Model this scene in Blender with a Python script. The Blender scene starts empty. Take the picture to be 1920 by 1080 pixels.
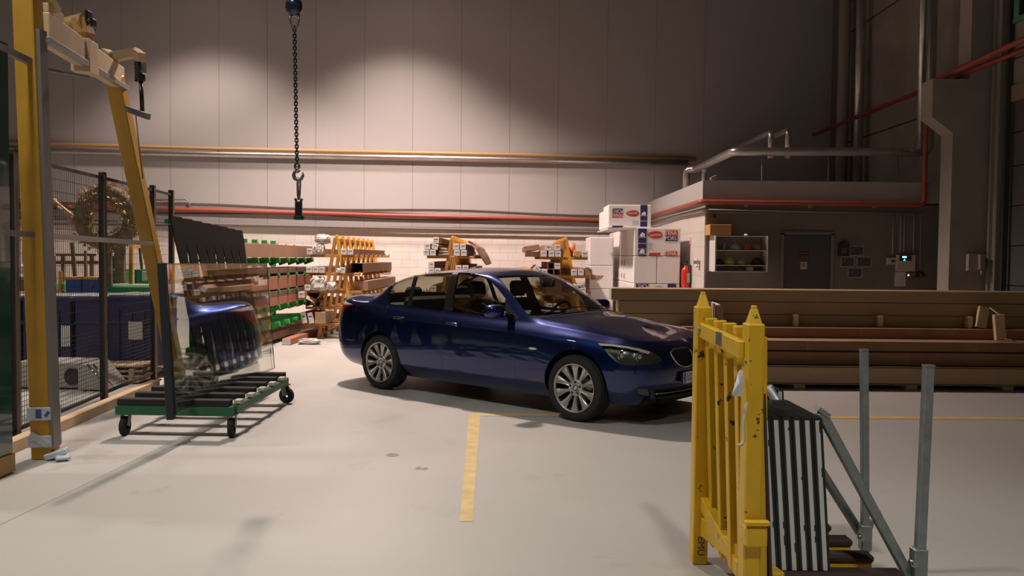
import bpy, bmesh, math, random
import numpy as np
from mathutils import Vector, Matrix, Euler
from mathutils.geometry import delaunay_2d_cdt
random.seed(7)
SC = bpy.context.scene; COL = SC.collection
# ---------------------------------------------------------------- camera
FPX = 1560.0; EYE = Vector((0, 0, 1.6))
_p = math.atan(57/FPX); _r = .010
FW = Vector((0, math.cos(_p), -math.sin(_p))); _u0 = Vector((0, math.sin(_p), math.cos(_p))); _X = Vector((1, 0, 0))
RT_ = math.cos(_r)*_X+math.sin(_r)*_u0; UP_ = -math.sin(_r)*_X+math.cos(_r)*_u0
cam = bpy.data.cameras.new('camera'); cam.sensor_width = 36; cam.lens = FPX/1920*36; cam.clip_start = .05; cam.clip_end = 200
camo = bpy.data.objects.new('camera', cam); COL.objects.link(camo); SC.camera = camo
camo.matrix_world = Matrix(((RT_.x, UP_.x, -FW.x, EYE.x), (RT_.y, UP_.y, -FW.y, EYE.y), (RT_.z, UP_.z, -FW.z, EYE.z), (0, 0, 0, 1)))
def ray(px, py): return FW+RT_*((px-960)/FPX)-UP_*((py-540)/FPX)
def at(px, py, Y):                       # point seen at a pixel, on the vertical plane Y
    d = ray(px, py); return EYE+d*(Y/d.y)
def gr(px, py, z=0.0):                   # point seen at a pixel, at height z
    d = ray(px, py); return EYE+d*((z-EYE.z)/d.z)
def atx(px, py, X):                      # point seen at a pixel, on the plane X
    d = ray(px, py); return EYE+d*(X/d.x)
# ---------------------------------------------------------------- world, lamps, exposure
SC.view_settings.view_transform = 'Standard'; SC.view_settings.look = 'None'
SC.view_settings.exposure = 0.62; SC.view_settings.gamma = 1.0; SC.view_settings.use_curve_mapping = False
W = bpy.data.worlds.new('hall air'); SC.world = W; W.use_nodes = True
W.node_tree.nodes['Background'].inputs[0].default_value = (.9, .72, .50, 1); W.node_tree.nodes['Background'].inputs[1].default_value = .042
def spot(loc, target, power, color, size, blend, r=.12):
    l = bpy.data.lights.new('lamp light', 'SPOT'); l.energy = power; l.color = color; l.spot_size = math.radians(size); l.spot_blend = blend; l.shadow_soft_size = r
    o = bpy.data.objects.new('lamp light', l); COL.objects.link(o); o.location = loc
    o.rotation_euler = (Vector(target)-Vector(loc)).to_track_quat('-Z', 'Y').to_euler(); return o
WARM = (1.0, .80, .71); NEUT = (1.0, .975, .89)
LAMPS = [((-2.75, 17.9, 8.4), WARM, 800, 108), ((-7.3, 17.9, 8.4), WARM, 760, 108), ((-2.8, 14.42, 9.0), WARM, 3800, 124),
         ((-3.6, 3.6, 8.6), NEUT, 900, 96), ((-7.9, 6.0, 8.6), NEUT, 600, 104), ((1.5, -.8, 8.6), NEUT, 820, 106)]
for loc, c, p, a in LAMPS: spot((loc[0], loc[1], loc[2]-.03), (loc[0], loc[1], 0), p, c, a, .55, .28)
# ---------------------------------------------------------------- materials
MATS = {}
def mat(name, col=(.8, .8, .8), rough=.5, metal=0.0, coat=0.0, vary=0.0, vscale=6.0, bump=0.0, bscale=60.0, spots=None, emit=None, spec=.5, dirt=None):
    if name in MATS: return MATS[name]
    m = bpy.data.materials.new(name); m.use_nodes = True; nt = m.node_tree; N = nt.nodes; L = nt.links
    b = N['Principled BSDF']; b.inputs['Base Color'].default_value = (*col, 1); b.inputs['Roughness'].default_value = rough
    b.inputs['Metallic'].default_value = metal; b.inputs['Coat Weight'].default_value = coat; b.inputs['Coat Roughness'].default_value = .03
    b.inputs['Specular IOR Level'].default_value = spec
    tc = N.new('ShaderNodeTexCoord'); src = None
    if vary or spots or dirt:
        n = N.new('ShaderNodeTexNoise'); n.inputs['Scale'].default_value = vscale; n.inputs['Detail'].default_value = 5; L.new(tc.outputs['Object'], n.inputs['Vector'])
        r = N.new('ShaderNodeValToRGB'); r.color_ramp.elements[0].position = .3; r.color_ramp.elements[1].position = .7
        r.color_ramp.elements[0].color = (*[c*(1-vary) for c in col], 1); r.color_ramp.elements[1].color = (*[min(1, c*(1+vary*.6)) for c in col], 1)
        L.new(n.outputs['Fac'], r.inputs['Fac']); src = r.outputs['Color']
        if spots:                        # (colour, scale, threshold)
            n2 = N.new('ShaderNodeTexNoise'); n2.inputs['Scale'].default_value = spots[1]; n2.inputs['Detail'].default_value = 6; n2.inputs['Roughness'].default_value = .65
            L.new(tc.outputs['Object'], n2.inputs['Vector'])
            r2 = N.new('ShaderNodeValToRGB'); r2.color_ramp.elements[0].position = spots[2]; r2.color_ramp.elements[1].position = spots[2]+.015
            L.new(n2.outputs['Fac'], r2.inputs['Fac'])
            mx = N.new('ShaderNodeMix'); mx.data_type = 'RGBA'; L.new(r2.outputs['Color'], mx.inputs['Factor']); L.new(src, mx.inputs['A']); mx.inputs['B'].default_value = (*spots[0], 1); src = mx.outputs['Result']
        L.new(src, b.inputs['Base Color'])
    if bump:
        n = N.new('ShaderNodeTexNoise'); n.inputs['Scale'].default_value = bscale; n.inputs['Detail'].default_value = 4; L.new(tc.outputs['Object'], n.inputs['Vector'])
        bp = N.new('ShaderNodeBump'); bp.inputs['Strength'].default_value = bump; bp.inputs['Distance'].default_value = .01; L.new(n.outputs['Fac'], bp.inputs['Height']); L.new(bp.outputs['Normal'], b.inputs['Normal'])
    if emit: b.inputs['Emission Color'].default_value = (*emit[0], 1); b.inputs['Emission Strength'].default_value = emit[1]
    MATS[name] = m; return m
def glass_mat(name, tint=(.9, .95, .93), refl=1.0, ior=1.5):
    m = bpy.data.materials.new(name); m.use_nodes = True; N = m.node_tree.nodes; L = m.node_tree.links; N.clear()
    o = N.new('ShaderNodeOutputMaterial'); t = N.new('ShaderNodeBsdfTransparent'); t.inputs[0].default_value = (*tint, 1)
    g = N.new('ShaderNodeBsdfGlossy'); g.inputs['Roughness'].default_value = 0.01; g.inputs['Color'].default_value = (1, 1, 1, 1)
    f = N.new('ShaderNodeFresnel'); ge = N.new('ShaderNodeNewGeometry'); mr = N.new('ShaderNodeMapRange'); mr.inputs[3].default_value = ior; mr.inputs[4].default_value = 1/ior
    L.new(ge.outputs['Backfacing'], mr.inputs[0]); L.new(mr.outputs[0], f.inputs[0]); mx = N.new('ShaderNodeMixShader')
    mu = N.new('ShaderNodeMath'); mu.operation = 'MULTIPLY'; mu.use_clamp = True; mu.inputs[1].default_value = refl
    L.new(f.outputs[0], mu.inputs[0]); L.new(mu.outputs[0], mx.inputs[0]); L.new(t.outputs[0], mx.inputs[1]); L.new(g.outputs[0], mx.inputs[2]); L.new(mx.outputs[0], o.inputs[0])
    MATS[name] = m; return m
# ---------------------------------------------------------------- mesh building
def V(*a): return Vector(a)
class MB:
    def __init__(s): s.v = []; s.f = []; s.m = []; s.sm = []
    def add(s, vs, fs, mi=0, smooth=False):
        o = len(s.v); s.v += [tuple(x) for x in vs]
        for f in fs: s.f.append([o+i for i in f]); s.m.append(mi); s.sm.append(smooth)
        return s
    def box(s, c, d, rot=None, mi=0, ch=0.0, taper=None):    # centre, size, Euler or Matrix, chamfer on the edges
        R = Matrix.Identity(3) if rot is None else (rot if isinstance(rot, Matrix) else Euler(rot).to_matrix())
        c = Vector(c); hx, hy, hz = d[0]/2, d[1]/2, d[2]/2
        if ch <= 0:
            vs = [(x*hx, y*hy, z*hz) for z in (-1, 1) for y in (-1, 1) for x in (-1, 1)]
            if taper: vs = [(x*(taper if z > 0 else 1), y*(taper if z > 0 else 1), z) for x, y, z in vs]
            fs = [(0, 2, 3, 1), (4, 5, 7, 6), (0, 1, 5, 4), (2, 6, 7, 3), (0, 4, 6, 2), (1, 3, 7, 5)]
        else:
            ch = min(ch, hx*.9, hy*.9, hz*.9); bm = bmesh.new(); bmesh.ops.create_cube(bm, size=1)
            for v in bm.verts: v.co = Vector((v.co.x*hx*2, v.co.y*hy*2, v.co.z*hz*2))
            bmesh.ops.bevel(bm, geom=bm.edges[:], offset=ch, segments=1, affect='EDGES')
            bm.verts.index_update(); vs = [tuple(v.co) for v in bm.verts]; fs = [[v.index for v in f.verts] for f in bm.faces]; bm.free()
        return s.add([c+R@Vector(v) for v in vs], fs, mi)
    def bar(s, p0, p1, w, h=None, mi=0, ch=0.0, upv=(0, 0, 1)):   # rectangular bar between two points
        p0, p1 = Vector(p0), Vector(p1); h = h or w; z = (p1-p0); L = z.length; z.normalize(); u = Vector(upv)
        if abs(z.dot(u)) > .95: u = Vector((0, 1, 0))
        x = u.cross(z).normalized(); y = z.cross(x)
        return s.box((p0+p1)/2, (w, h, L), Matrix((x, y, z)).transposed(), mi, ch)
    def ring(s, c, x, y, r, n): return [Vector(c)+Vector(x)*(r*math.cos(2*math.pi*i/n))+Vector(y)*(r*math.sin(2*math.pi*i/n)) for i in range(n)]
    def tube(s, pts, r, n=12, mi=0, cap=True, closed=False, smooth=True):
        pts = [Vector(p) for p in pts]; k = len(pts); rr = r if isinstance(r, (list, tuple)) else [r]*k; vs = []; prev = None
        for i, p in enumerate(pts):
            if closed: t = pts[(i+1) % k]-pts[i-1]
            else: t = (pts[min(i+1, k-1)]-p).normalized()+(p-pts[max(i-1, 0)]).normalized()
            t.normalize()
            if prev is None: a = Vector((0, 0, 1)) if abs(t.z) < .9 else Vector((0, 1, 0)); x = a.cross(t).normalized()
            else: x = (prev-t*prev.dot(t)).normalized()
            y = t.cross(x); prev = x; vs += s.ring(p, x, y, rr[i], n)
        fs = []; m = k if closed else k-1
        for i in range(m):
            a, b = i*n, ((i+1) % k)*n
            for j in range(n): fs.append((a+j, a+(j+1) % n, b+(j+1) % n, b+j))
        s.add(vs, fs, mi, smooth)
        if cap and not closed: s.add(vs[:n], [list(range(n))[::-1]], mi); s.add(vs[-n:], [list(range(n))], mi)
        return s
    def cyl(s, p0, p1, r, n=16, mi=0, r2=None): return s.tube([p0, p1], [r, r if r2 is None else r2], n, mi)
    def lathe(s, c, axis, prof, n=32, mi=0, smooth=True, closed=False):   # prof: (distance along axis, radius)
        a = Vector(axis).normalized(); b = Vector((0, 0, 1)) if abs(a.z) < .9 else Vector((1, 0, 0)); x = b.cross(a).normalized(); y = a.cross(x); vs = []
        for d, r in prof: vs += s.ring(Vector(c)+a*d, x, y, max(r, 1e-5), n)
        k = len(prof); fs = []
        for i in range(k if closed else k-1):
            p, q = i*n, ((i+1) % k)*n
            for j in range(n): fs.append((p+j, p+(j+1) % n, q+(j+1) % n, q+j))
        return s.add(vs, fs, mi, smooth)
    def sphere(s, c, r, mi=0, n=20, m=12, sc=(1, 1, 1), half=False):
        vs = []; fs = []; lo = 0 if half else -math.pi/2
        for i in range(m+1):
            th = lo+(math.pi/2-lo)*i/m
            for j in range(n): ph = 2*math.pi*j/n; vs.append((c[0]+r*sc[0]*math.cos(th)*math.cos(ph), c[1]+r*sc[1]*math.cos(th)*math.sin(ph), c[2]+r*sc[2]*math.sin(th)))
        for i in range(m):
            for j in range(n): fs.append((i*n+j, i*n+(j+1) % n, (i+1)*n+(j+1) % n, (i+1)*n+j))
        return s.add(vs, fs, mi, True)
    def prism(s, poly, ext, mi=0, smooth=False):           # polygon of 3-D points pushed along a vector
        poly = [Vector(p) for p in poly]; e = Vector(ext); n = len(poly)
        vs = poly+[p+e for p in poly]; fs = [list(range(n)), list(range(2*n-1, n-1, -1))]
        fs += [(i, i+n, (i+1) % n+n, (i+1) % n) for i in range(n)]
        return s.add(vs, fs, mi, smooth)
    def quad(s, a, b, c, d, mi=0): return s.add([a, b, c, d], [(0, 1, 2, 3)], mi)
    def build(s, name, mats, parent=None, label=None, weld=True):
        mats = mats if isinstance(mats, (list, tuple)) else [mats]
        off = Vector((0, 0, 0))
        if parent is not None and parent.get('_world'): off = Vector(parent['_org'])
        me = bpy.data.meshes.new(name); me.from_pydata([tuple(Vector(v)-off) for v in s.v], [], s.f)
        for m in mats: me.materials.append(m)
        me.polygons.foreach_set('material_index', s.m); me.polygons.foreach_set('use_smooth', s.sm)
        if weld:
            bm = bmesh.new(); bm.from_mesh(me); bmesh.ops.remove_doubles(bm, verts=bm.verts[:], dist=1e-6); bmesh.ops.recalc_face_normals(bm, faces=bm.faces[:]); bm.to_mesh(me); bm.free()
        me.update(); o = bpy.data.objects.new(name, me); COL.objects.link(o)
        if parent is not None: o.parent = parent
        if label: o['label'] = label
        return o
def tag(o, label=None, cat=None, group=None, kind=None):
    for k, v in (('label', label), ('category', cat), ('group', group), ('kind', kind)):
        if v: o[k] = v
    return o
def thing(name, loc, label, cat, group=None, rot=(0, 0, 0), world=True):
    o = bpy.data.objects.new(name, None); COL.objects.link(o); o.location = loc; o.rotation_euler = rot; o.empty_display_size = .2
    if world: o['_world'] = 1; o['_org'] = list(loc)
    return tag(o, label, cat, group)
def solo(mb, name, mats, label, cat, group=None):            # a thing that is one mesh
    return tag(mb.build(name, mats), label, cat, group)
def struct(mb, name, mats, label=None): return tag(mb.build(name, mats), label, None, None, 'structure')
def copy_tree(o, parent=None):
    c = o.copy(); COL.objects.link(c); c.parent = parent
    for ch in list(o.children): copy_tree(ch, c)
    return c
def text_mesh(name, s, size, m, loc, rot, parent=None, ext=.0005, align='CENTER', sx=1.0, shear=0):
    cu = bpy.data.curves.new(name, 'FONT'); cu.body = s; cu.size = size; cu.extrude = ext; cu.align_x = align; cu.align_y = 'CENTER'; cu.shear = shear
    t = bpy.data.objects.new(name, cu); COL.objects.link(t); bpy.context.view_layer.update()
    me = bpy.data.meshes.new_from_object(t.evaluated_get(bpy.context.evaluated_depsgraph_get())); bpy.data.objects.remove(t)
    R = rot if isinstance(rot, Matrix) else Euler(rot).to_matrix(); lo = Vector(loc)
    if parent is not None and parent.get('_world'): lo = lo-Vector(parent['_org'])
    for v in me.vertices: v.co = R@Vector((v.co.x*sx, v.co.y, v.co.z))+lo
    me.materials.clear(); me.materials.append(m); o = bpy.data.objects.new(name, me); COL.objects.link(o)
    if parent is not None: o.parent = parent
    return o
FACE_CAM = Matrix(((1, 0, 0), (0, 0, -1), (0, 1, 0)))          # text upright, readable from -Y
# ---------------------------------------------------------------- the hall
YB, YF, XS, XR = 20.3, 14.4, 3.32, 7.75
def floor_mat():
    m = mat('concrete floor', (.45, .43, .40), .48, vary=.08, vscale=.55, bump=.06, bscale=25, spots=((.41, .39, .36), 1.3, .62)); return m
def block_mat(name, col, sx=.40, sy=.19, mortar=.76):
    m = bpy.data.materials.new(name); m.use_nodes = True; N = m.node_tree.nodes; L = m.node_tree.links; b = N['Principled BSDF']; b.inputs['Roughness'].default_value = .85
    tc = N.new('ShaderNodeTexCoord'); sp = N.new('ShaderNodeSeparateXYZ'); ad = N.new('ShaderNodeMath'); ad.operation = 'ADD'; cb = N.new('ShaderNodeCombineXYZ')
    L.new(tc.outputs['Object'], sp.inputs[0]); L.new(sp.outputs[0], ad.inputs[0]); L.new(sp.outputs[1], ad.inputs[1]); L.new(ad.outputs[0], cb.inputs[0]); L.new(sp.outputs[2], cb.inputs[1])
    br = N.new('ShaderNodeTexBrick'); br.inputs['Scale'].default_value = 1; br.inputs['Brick Width'].default_value = sx; br.inputs['Row Height'].default_value = sy; br.inputs['Mortar Size'].default_value = .006; br.inputs['Mortar Smooth'].default_value = .4
    br.inputs['Color1'].default_value = (*col, 1); br.inputs['Color2'].default_value = (*[c*.94 for c in col], 1); br.inputs['Mortar'].default_value = (*[c*mortar for c in col], 1)
    L.new(cb.outputs[0], br.inputs['Vector']); n = N.new('ShaderNodeTexNoise'); n.inputs['Scale'].default_value = 1.3; n.inputs['Detail'].default_value = 6; L.new(tc.outputs['Object'], n.inputs['Vector'])
    mx = N.new('ShaderNodeMix'); mx.data_type = 'RGBA'; mx.blend_type = 'MULTIPLY'; mx.inputs['Factor'].default_value = .22; L.new(br.outputs['Color'], mx.inputs['A']); L.new(n.outputs['Color'], mx.inputs['B'])
    hs = N.new('ShaderNodeHueSaturation'); hs.inputs['Saturation'].default_value = .9; hs.inputs['Value'].default_value = 1.12; L.new(mx.outputs['Result'], hs.inputs['Color']); L.new(hs.outputs[0], b.inputs['Base Color'])
    bp = N.new('ShaderNodeBump'); bp.inputs['Strength'].default_value = .5; bp.inputs['Distance'].default_value = .01; bp.invert = True; L.new(br.outputs['Fac'], bp.inputs['Height']); L.new(bp.outputs[0], b.inputs['Normal']); MATS[name] = m; return m
def panel_mat():                          # thin rolled ribs in the steel sheet
    m = mat('wall sheet', (.46, .43, .43), .5, spec=.3); N = m.node_tree.nodes; L = m.node_tree.links; b = N['Principled BSDF']
    tc = N.new('ShaderNodeTexCoord'); w = N.new('ShaderNodeTexWave'); w.inputs['Scale'].default_value = 9.0; w.wave_type = 'BANDS'; w.bands_direction = 'X'; L.new(tc.outputs['Object'], w.inputs['Vector'])
    bp = N.new('ShaderNodeBump'); bp.inputs['Strength'].default_value = .12; bp.inputs['Distance'].default_value = .004; L.new(w.outputs['Fac'], bp.inputs['Height']); L.new(bp.outputs[0], b.inputs['Normal']); return m
m = MB(); m.box((-2.2, 7.2, -.1), (24, 27.2, .2)); struct(m, 'floor', floor_mat())
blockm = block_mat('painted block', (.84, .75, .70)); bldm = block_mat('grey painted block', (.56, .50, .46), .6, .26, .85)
m = MB(); m.box((-2.2, YB+.15, 1.14), (24, .3, 2.28)); struct(m, 'wall_back', blockm)
m = MB(); m.box((-2.2, YB+.10, 6.15), (24, .32, 7.7)); 
xs0 = at(684, 200, YB).x; k = -9
sheet = m
struct(m, 'wall_back_upper', panel_mat())
m = MB()
for k in range(-9, 8): m.box((xs0+k*1.171, YB-.0615, 6.15), (.007, .006, 7.7))
struct(m, 'trim_1', mat('panel joint', (.20, .18, .17), .8), 'dark vertical joints between the grey wall sheets')
m = MB(); m.box((-2.2, YB-.075, 2.30), (24, .03, .05)); struct(m, 'trim_2', mat('drip edge', (.25, .22, .21), .5), 'grey drip edge under the wall sheets')
conc = mat('raw concrete', (.30, .265, .23), .85, vary=.16, vscale=1.6, bump=.25, bscale=14)
m = MB(); m.box((XR+.15, 17.0, 5), (.3, 6.8, 10)); m.box((XR+.15, 10.0, 7.05), (.3, 7.2, 5.9)); struct(m, 'wall_right', conc)
m = MB(); m.box((XR-.003, 17, 4.34), (.006, 6.6, .03)); m.box((XR-.003, 17, 6.87), (.006, 6.6, .03)); m.box((XR-.003, 11, 4.75), (.006, 5, .025)); struct(m, 'trim_3', mat('wall joint', (.06, .05, .05), .9), 'dark horizontal joints of the concrete wall')
m = MB(); m.box((-14.05, 7.2, 5), (.3, 27, 10)); struct(m, 'wall_left', conc)
m = MB(); m.box((-2.9, 7.2, 10.1), (22.4, 27, .2)); struct(m, 'ceiling', mat('ceiling sheet', (.10, .095, .09), .8))
# sectional gate in the right wall
m = MB(); gz = [0, .62, 1.24, 1.86, 2.48, 3.1, 3.62, 4.1]
for a, b in zip(gz, gz[1:]): m.box((XR+.06, 10.0, (a+b)/2), (.05, 6.6, b-a-.012), None, 0, .006)
m.box((XR+.10, 10.0, 2.05), (.02, 6.6, 4.1), None, 1); struct(m, 'door_1', [mat('gate sheet', (.115, .11, .11), .55), dark if 'dark' in globals() else mat('dark void', (.004, .004, .004), .9)], 'closed dark grey sectional gate in the right wall')
m = MB(); m.box((XR-.005, 10, 4.22), (.05, 6.8, .24)); struct(m, 'trim_4', mat('ochre lintel', (.30, .22, .13), .7), 'ochre lintel over the grey gate')
m = MB(); m.box((XR-.02, 11.9, 5.33), (.05, 2.4, .08)); m.box((XR-.02, 12.93, 6.8), (.06, .12, 3.0)); struct(m, 'window_1', mat('green window frame', (.10, .30, .20), .5))
m = MB(); m.box((XR-.01, 11.9, 6.85), (.03, 2.0, 3.0)); struct(m, 'window_2', mat('night glass', (.01, .012, .012), .1))
# concrete column with its corbel
m = MB(); m.prism([(7.03, 13.4, 0), (7.03, 13.4, 3.66), (6.69, 13.4, 3.92), (6.69, 13.4, 4.52), (7.28, 13.4, 4.52), (7.28, 13.4, 10), (7.8, 13.4, 10), (7.8, 13.4, 0)], (0, .36, 0)); struct(m, 'wall_column', mat('column concrete', (.37, .33, .29), .85, vary=.1, vscale=2, bump=.2, bscale=14), 'concrete column with a corbel beside the gate')
m = MB(); m.box((XR-.07, 13.22, 5), (.10, .10, 10)); m.box((XR-.14, 13.30, 5), (.05, .05, 10), None, 0); struct(m, 'trim_5', mat('gate rail', (.36, .33, .30), .5, .3), 'pale vertical guide rail of the gate')
m = MB(); m.box((XR-.05, 13.05, 5), (.08, .05, 10)); struct(m, 'trim_6', mat('dark rail', (.05, .045, .04), .6), 'dark vertical rail beside the gate')
m = MB(); m.box((8.02, 19.6, 5), (.5, .4, 10)); m.box((7.66, 19.85, 5.0), (.16, .4, 10)); struct(m, 'wall_corner', mat('dark corner column', (.13, .12, .11), .8), 'dark column in the corner of the hall')
# low building inside the hall
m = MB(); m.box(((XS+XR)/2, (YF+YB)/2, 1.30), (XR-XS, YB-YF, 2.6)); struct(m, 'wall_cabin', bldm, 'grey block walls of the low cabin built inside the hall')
m = MB(); m.box(((XS+XR)/2+.01, YF-.004, 1.30), (XR-XS-.02, .012, 2.6)); struct(m, 'wall_cabin_front', mat('grey plaster shade-darkened', (.20, .175, .155), .85, vary=.12, vscale=2.2, bump=.15, bscale=12), 'plastered front of the low cabin, its grey darkened to stand for shade')  # plaster facing; its grey is darkened to stand in for the dim light here
m = MB(); m.box(((XS+XR)/2-.02, (YF+YB)/2-.02, 2.78), (XR-XS+.08, YB-YF+.08, .36)); struct(m, 'wall_cabin_fascia', mat('fascia sheet', (.44, .41, .40), .5), 'smooth grey fascia round the flat roof of the cabin')
m = MB(); m.box((XS+.6*(XR-XS), YF-.035, 2.555), (XR-XS+1.0, .06, .02)); m.box((XS-.035, (YF+YB)/2, 2.60), (.05, YB-YF, .03))
struct(m, 'trim_7', mat('cable tray', (.16, .14, .13), .6), 'dark cable tray below the cabin fascia')
x0, x1 = at(1467, 500, YF).x, at(1556, 500, YF).x
m = MB(); m.box(((x0+x1)/2, YF-.012, 1.02), (x1-x0-.02, .03, 2.04), None, 0, .004); dr_ = struct(m, 'door_2', mat('grey steel door', (.075, .075, .085), .45), 'dark grey steel door of the cabin')
m = MB()
for xx in (x0-.02, x1+.02): m.box((xx, YF-.02, 1.03), (.05, .06, 2.08))
m.box(((x0+x1)/2, YF-.02, 2.07), (x1-x0+.09, .06, .05)); m.build('door_frame', mat('door frame', (.20, .185, .17), .5), dr_)
m = MB(); m.cyl((x1-.09, YF-.03, 1.03), (x1-.09, YF-.08, 1.03), .012); m.cyl((x1-.09, YF-.08, 1.03), (x1-.20, YF-.08, 1.03), .010); m.build('door_handle', mat('steel', (.4, .4, .4), .3, 1), dr_)
# floor markings
fy = mat('yellow floor paint', (.66, .47, .20), .55, vary=.15, vscale=9, spots=((.55, .50, .44), 28, .64))
a, b = gr(879, 776), gr(901, 776); c, d = gr(862, 978), gr(886, 978)
m = MB(); m.add([(p.x, p.y, .002) for p in (a, b, d, c)], [(0, 1, 2, 3)]); a, b = gr(879, 774), gr(1030, 776); c, d = gr(879, 779), gr(1030, 781)
m.add([(p.x, p.y, .0025) for p in (gr(879, 775), gr(2100, 784), gr(2100, 789), gr(879, 780))], [(0, 1, 2, 3)]); struct(m, 'trim_8', fy, 'yellow painted corner line on the floor')
st = mat('floor stain', (.25, .21, .18), .5, vary=.3, vscale=30)
def blob(n, px, py, wx, wy, mt, lab):
    c = gr(px, py); m = MB(); sx = wx*c.y/FPX/2; sy = abs(gr(px, py+wy/2).y-gr(px, py-wy/2).y)/2; random.seed(n)
    m.add([(c.x+sx*math.cos(a)*(1+.12*math.sin(3*a+n)), c.y+sy*math.sin(a)*(1+.15*math.cos(2*a+n)), .0015) for a in np.linspace(0, 2*math.pi, 25)[:-1]], [list(range(24))]); struct(m, 'trim_%d' % n, mt, lab)
blob(9, 736, 853, 24, 6, st, 'small dark oval mark on the floor'); blob(10, 785, 878, 12, 5, st, 'small dark mark on the floor'); blob(11, 797, 879, 12, 5, st, 'small dark mark on the floor')
jm = mat('floor joint', (.36, .33, .30), .8)
m = MB()
def fl(p, q, w):
    P, Q = gr(*p), gr(*q); d = (Q-P).normalized(); n_ = Vector((-d.y, d.x, 0))*w/2; m.add([(v.x, v.y, .0012) for v in (P-n_, P+n_, Q+n_, Q-n_)], [(0, 1, 2, 3)])
fl((-60, 1012), (118, 928), .012); fl((118, 928), (262, 858), .010); fl((545, 636), (760, 688), .010); fl((262, 858), (545, 722), .008)
struct(m, 'trim_12', jm, 'thin grey expansion joints in the floor')
# ---------------------------------------------------------------- pipes and cables
ypipe = mat('ochre gas pipe', (.50, .30, .12), .45); sil = mat('silver pipe jacket', (.62, .58, .55), .30, .9, vary=.12, vscale=5); redp = mat('red pipe paint', (.36, .075, .05), .45); gal = mat('galvanised conduit', (.34, .31, .29), .5, .5)
dred = mat('dark red pipe paint', (.30, .03, .03), .4)
def pipe(name, pts, r, mt, label, cat='pipe', group=None, n=14, kids=None):
    m = MB(); m.tube(pts, r, n); return solo(m, name, mt, label, cat, group)
def bend(pts, R=.12, k=5):                 # rounded corners
    P = [Vector(p) for p in pts]; out = [P[0]]
    for a, b, c in zip(P, P[1:], P[2:]):
        u = (a-b).normalized(); v = (c-b).normalized(); r = min(R, (a-b).length*.45, (c-b).length*.45)
        for i in range(k+1): t = i/k; out.append((b+u*r)*(1-t)**2+b*2*t*(1-t)+(b+v*r)*t*t)
    return out+[P[-1]]
yp = YB-.15
t = thing('gas_pipe', at(400, 280, yp), 'long ochre pipe along the back wall, upper of the two', 'pipe')
m = MB(); m.tube([at(-185, 263.5, yp), at(100, 270.5, yp), at(400, 279, yp), at(700, 285, yp), at(1000, 291, yp), at(1305, 298, yp)], .045, 12); m.build('tube', ypipe, t)
for x, y in ((408, 279), (592, 283), (775, 287), (950, 290), (1124, 294)):
    m = MB(); p = at(x, y+4, yp); m.box((p.x, p.y+.02, p.z-.0), (.03, .10, .11)); m.build('pipe_bracket', mat('bracket', (.2, .12, .07), .6), t)
pipe('insulated_pipe', [at(-185, 278, yp), at(100, 283, yp), at(400, 289.5, yp), at(700, 294.5, yp), at(1000, 300, yp), at(1290, 305, yp)], .075, sil, 'silver jacketed pipe running right under the ochre pipe on the back wall')
yp = YB-.14
pipe('sprinkler_pipe', [at(-185, 379.6, yp), at(290, 391, yp), at(330, 392.5, yp), at(700, 403, yp), at(1135, 413, yp), at(1226, 415, yp)], .050, redp, 'long red pipe along the top of the block wall')
pipe('conduit', [at(-185, 401, yp), at(430, 421, yp), at(700, 427, yp), at(1140, 436, yp), at(1220, 437, yp)], .030, mat('dull conduit', (.20, .17, .16), .7), 'thin grey pipe just under the red pipe on the back wall')
random.seed(3)
for k in range(3):
    pts = [at(x, 383+8*k+.024*(x-330)+(2.2*math.sin(x*.013+k*2)), YB-.085) for x in range(-200, 1220, 40)]
    pipe('cable', pts, .015, mat('brown cable', (.14, .10, .085), .7), ['top', 'middle', 'lowest'][k]+' loose brown cable sagging beside the red pipe on the back wall', 'cable', n=6)
m = MB(); m.tube(bend([at(262, 375, yp), at(350, 374, yp), at(358, 386, yp)], .05), .02, 8); solo(m, 'bent_conduit', gal, 'short bent grey conduit above the red pipe, left', 'pipe')
# supply pipe round the cabin, then up and along to the gate
zr = 2.585
t = thing('sprinkler_pipe', (XS, YF, zr), 'red pipe wrapped round the cabin under its fascia, rising beside the column', 'pipe')
m = MB(); m.tube(bend([(XS-.13, YB-.3, zr+.0), (XS-.13, YF-.13, zr), (7.03, YF-.13, zr-.01), (7.03, YF-.13, 4.62), (7.0, 12.0, 4.66), (6.95, 9.5, 4.66)], .10), .042, 14); m.build('tube', redp, t)
for x in (4.0, 5.1, 6.2): m = MB(); m.box((x, YF-.07, zr-.02), (.03, .16, .12)); m.build('pipe_bracket', gal, t)
pipe('sprinkler_pipe', [(7.21, YB-.2, 4.62), (7.21, 9.5, 4.62)], .042, dred, 'dark red pipe running high along the concrete right wall')
pipe('cable', [(XS-.06, YB-.4, 2.48), (XS-.06, YF-.06, 2.46), (5, YF-.05, 2.44), (7.0, YF-.05, 2.43)], .014, gal, 'grey cable round the cabin wall under the red pipe', 'cable', n=8)
pipe('cable', [(XS-.05, YB-.4, 2.40), (XS-.05, 16.4, 2.44), (XS-.05, YF-.05, 2.42), (4.5, YF-.04, 2.41)], .010, mat('pale cable', (.30, .27, .24), .6), 'pale cable lying along the cabin corner', 'cable', n=8)
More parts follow.
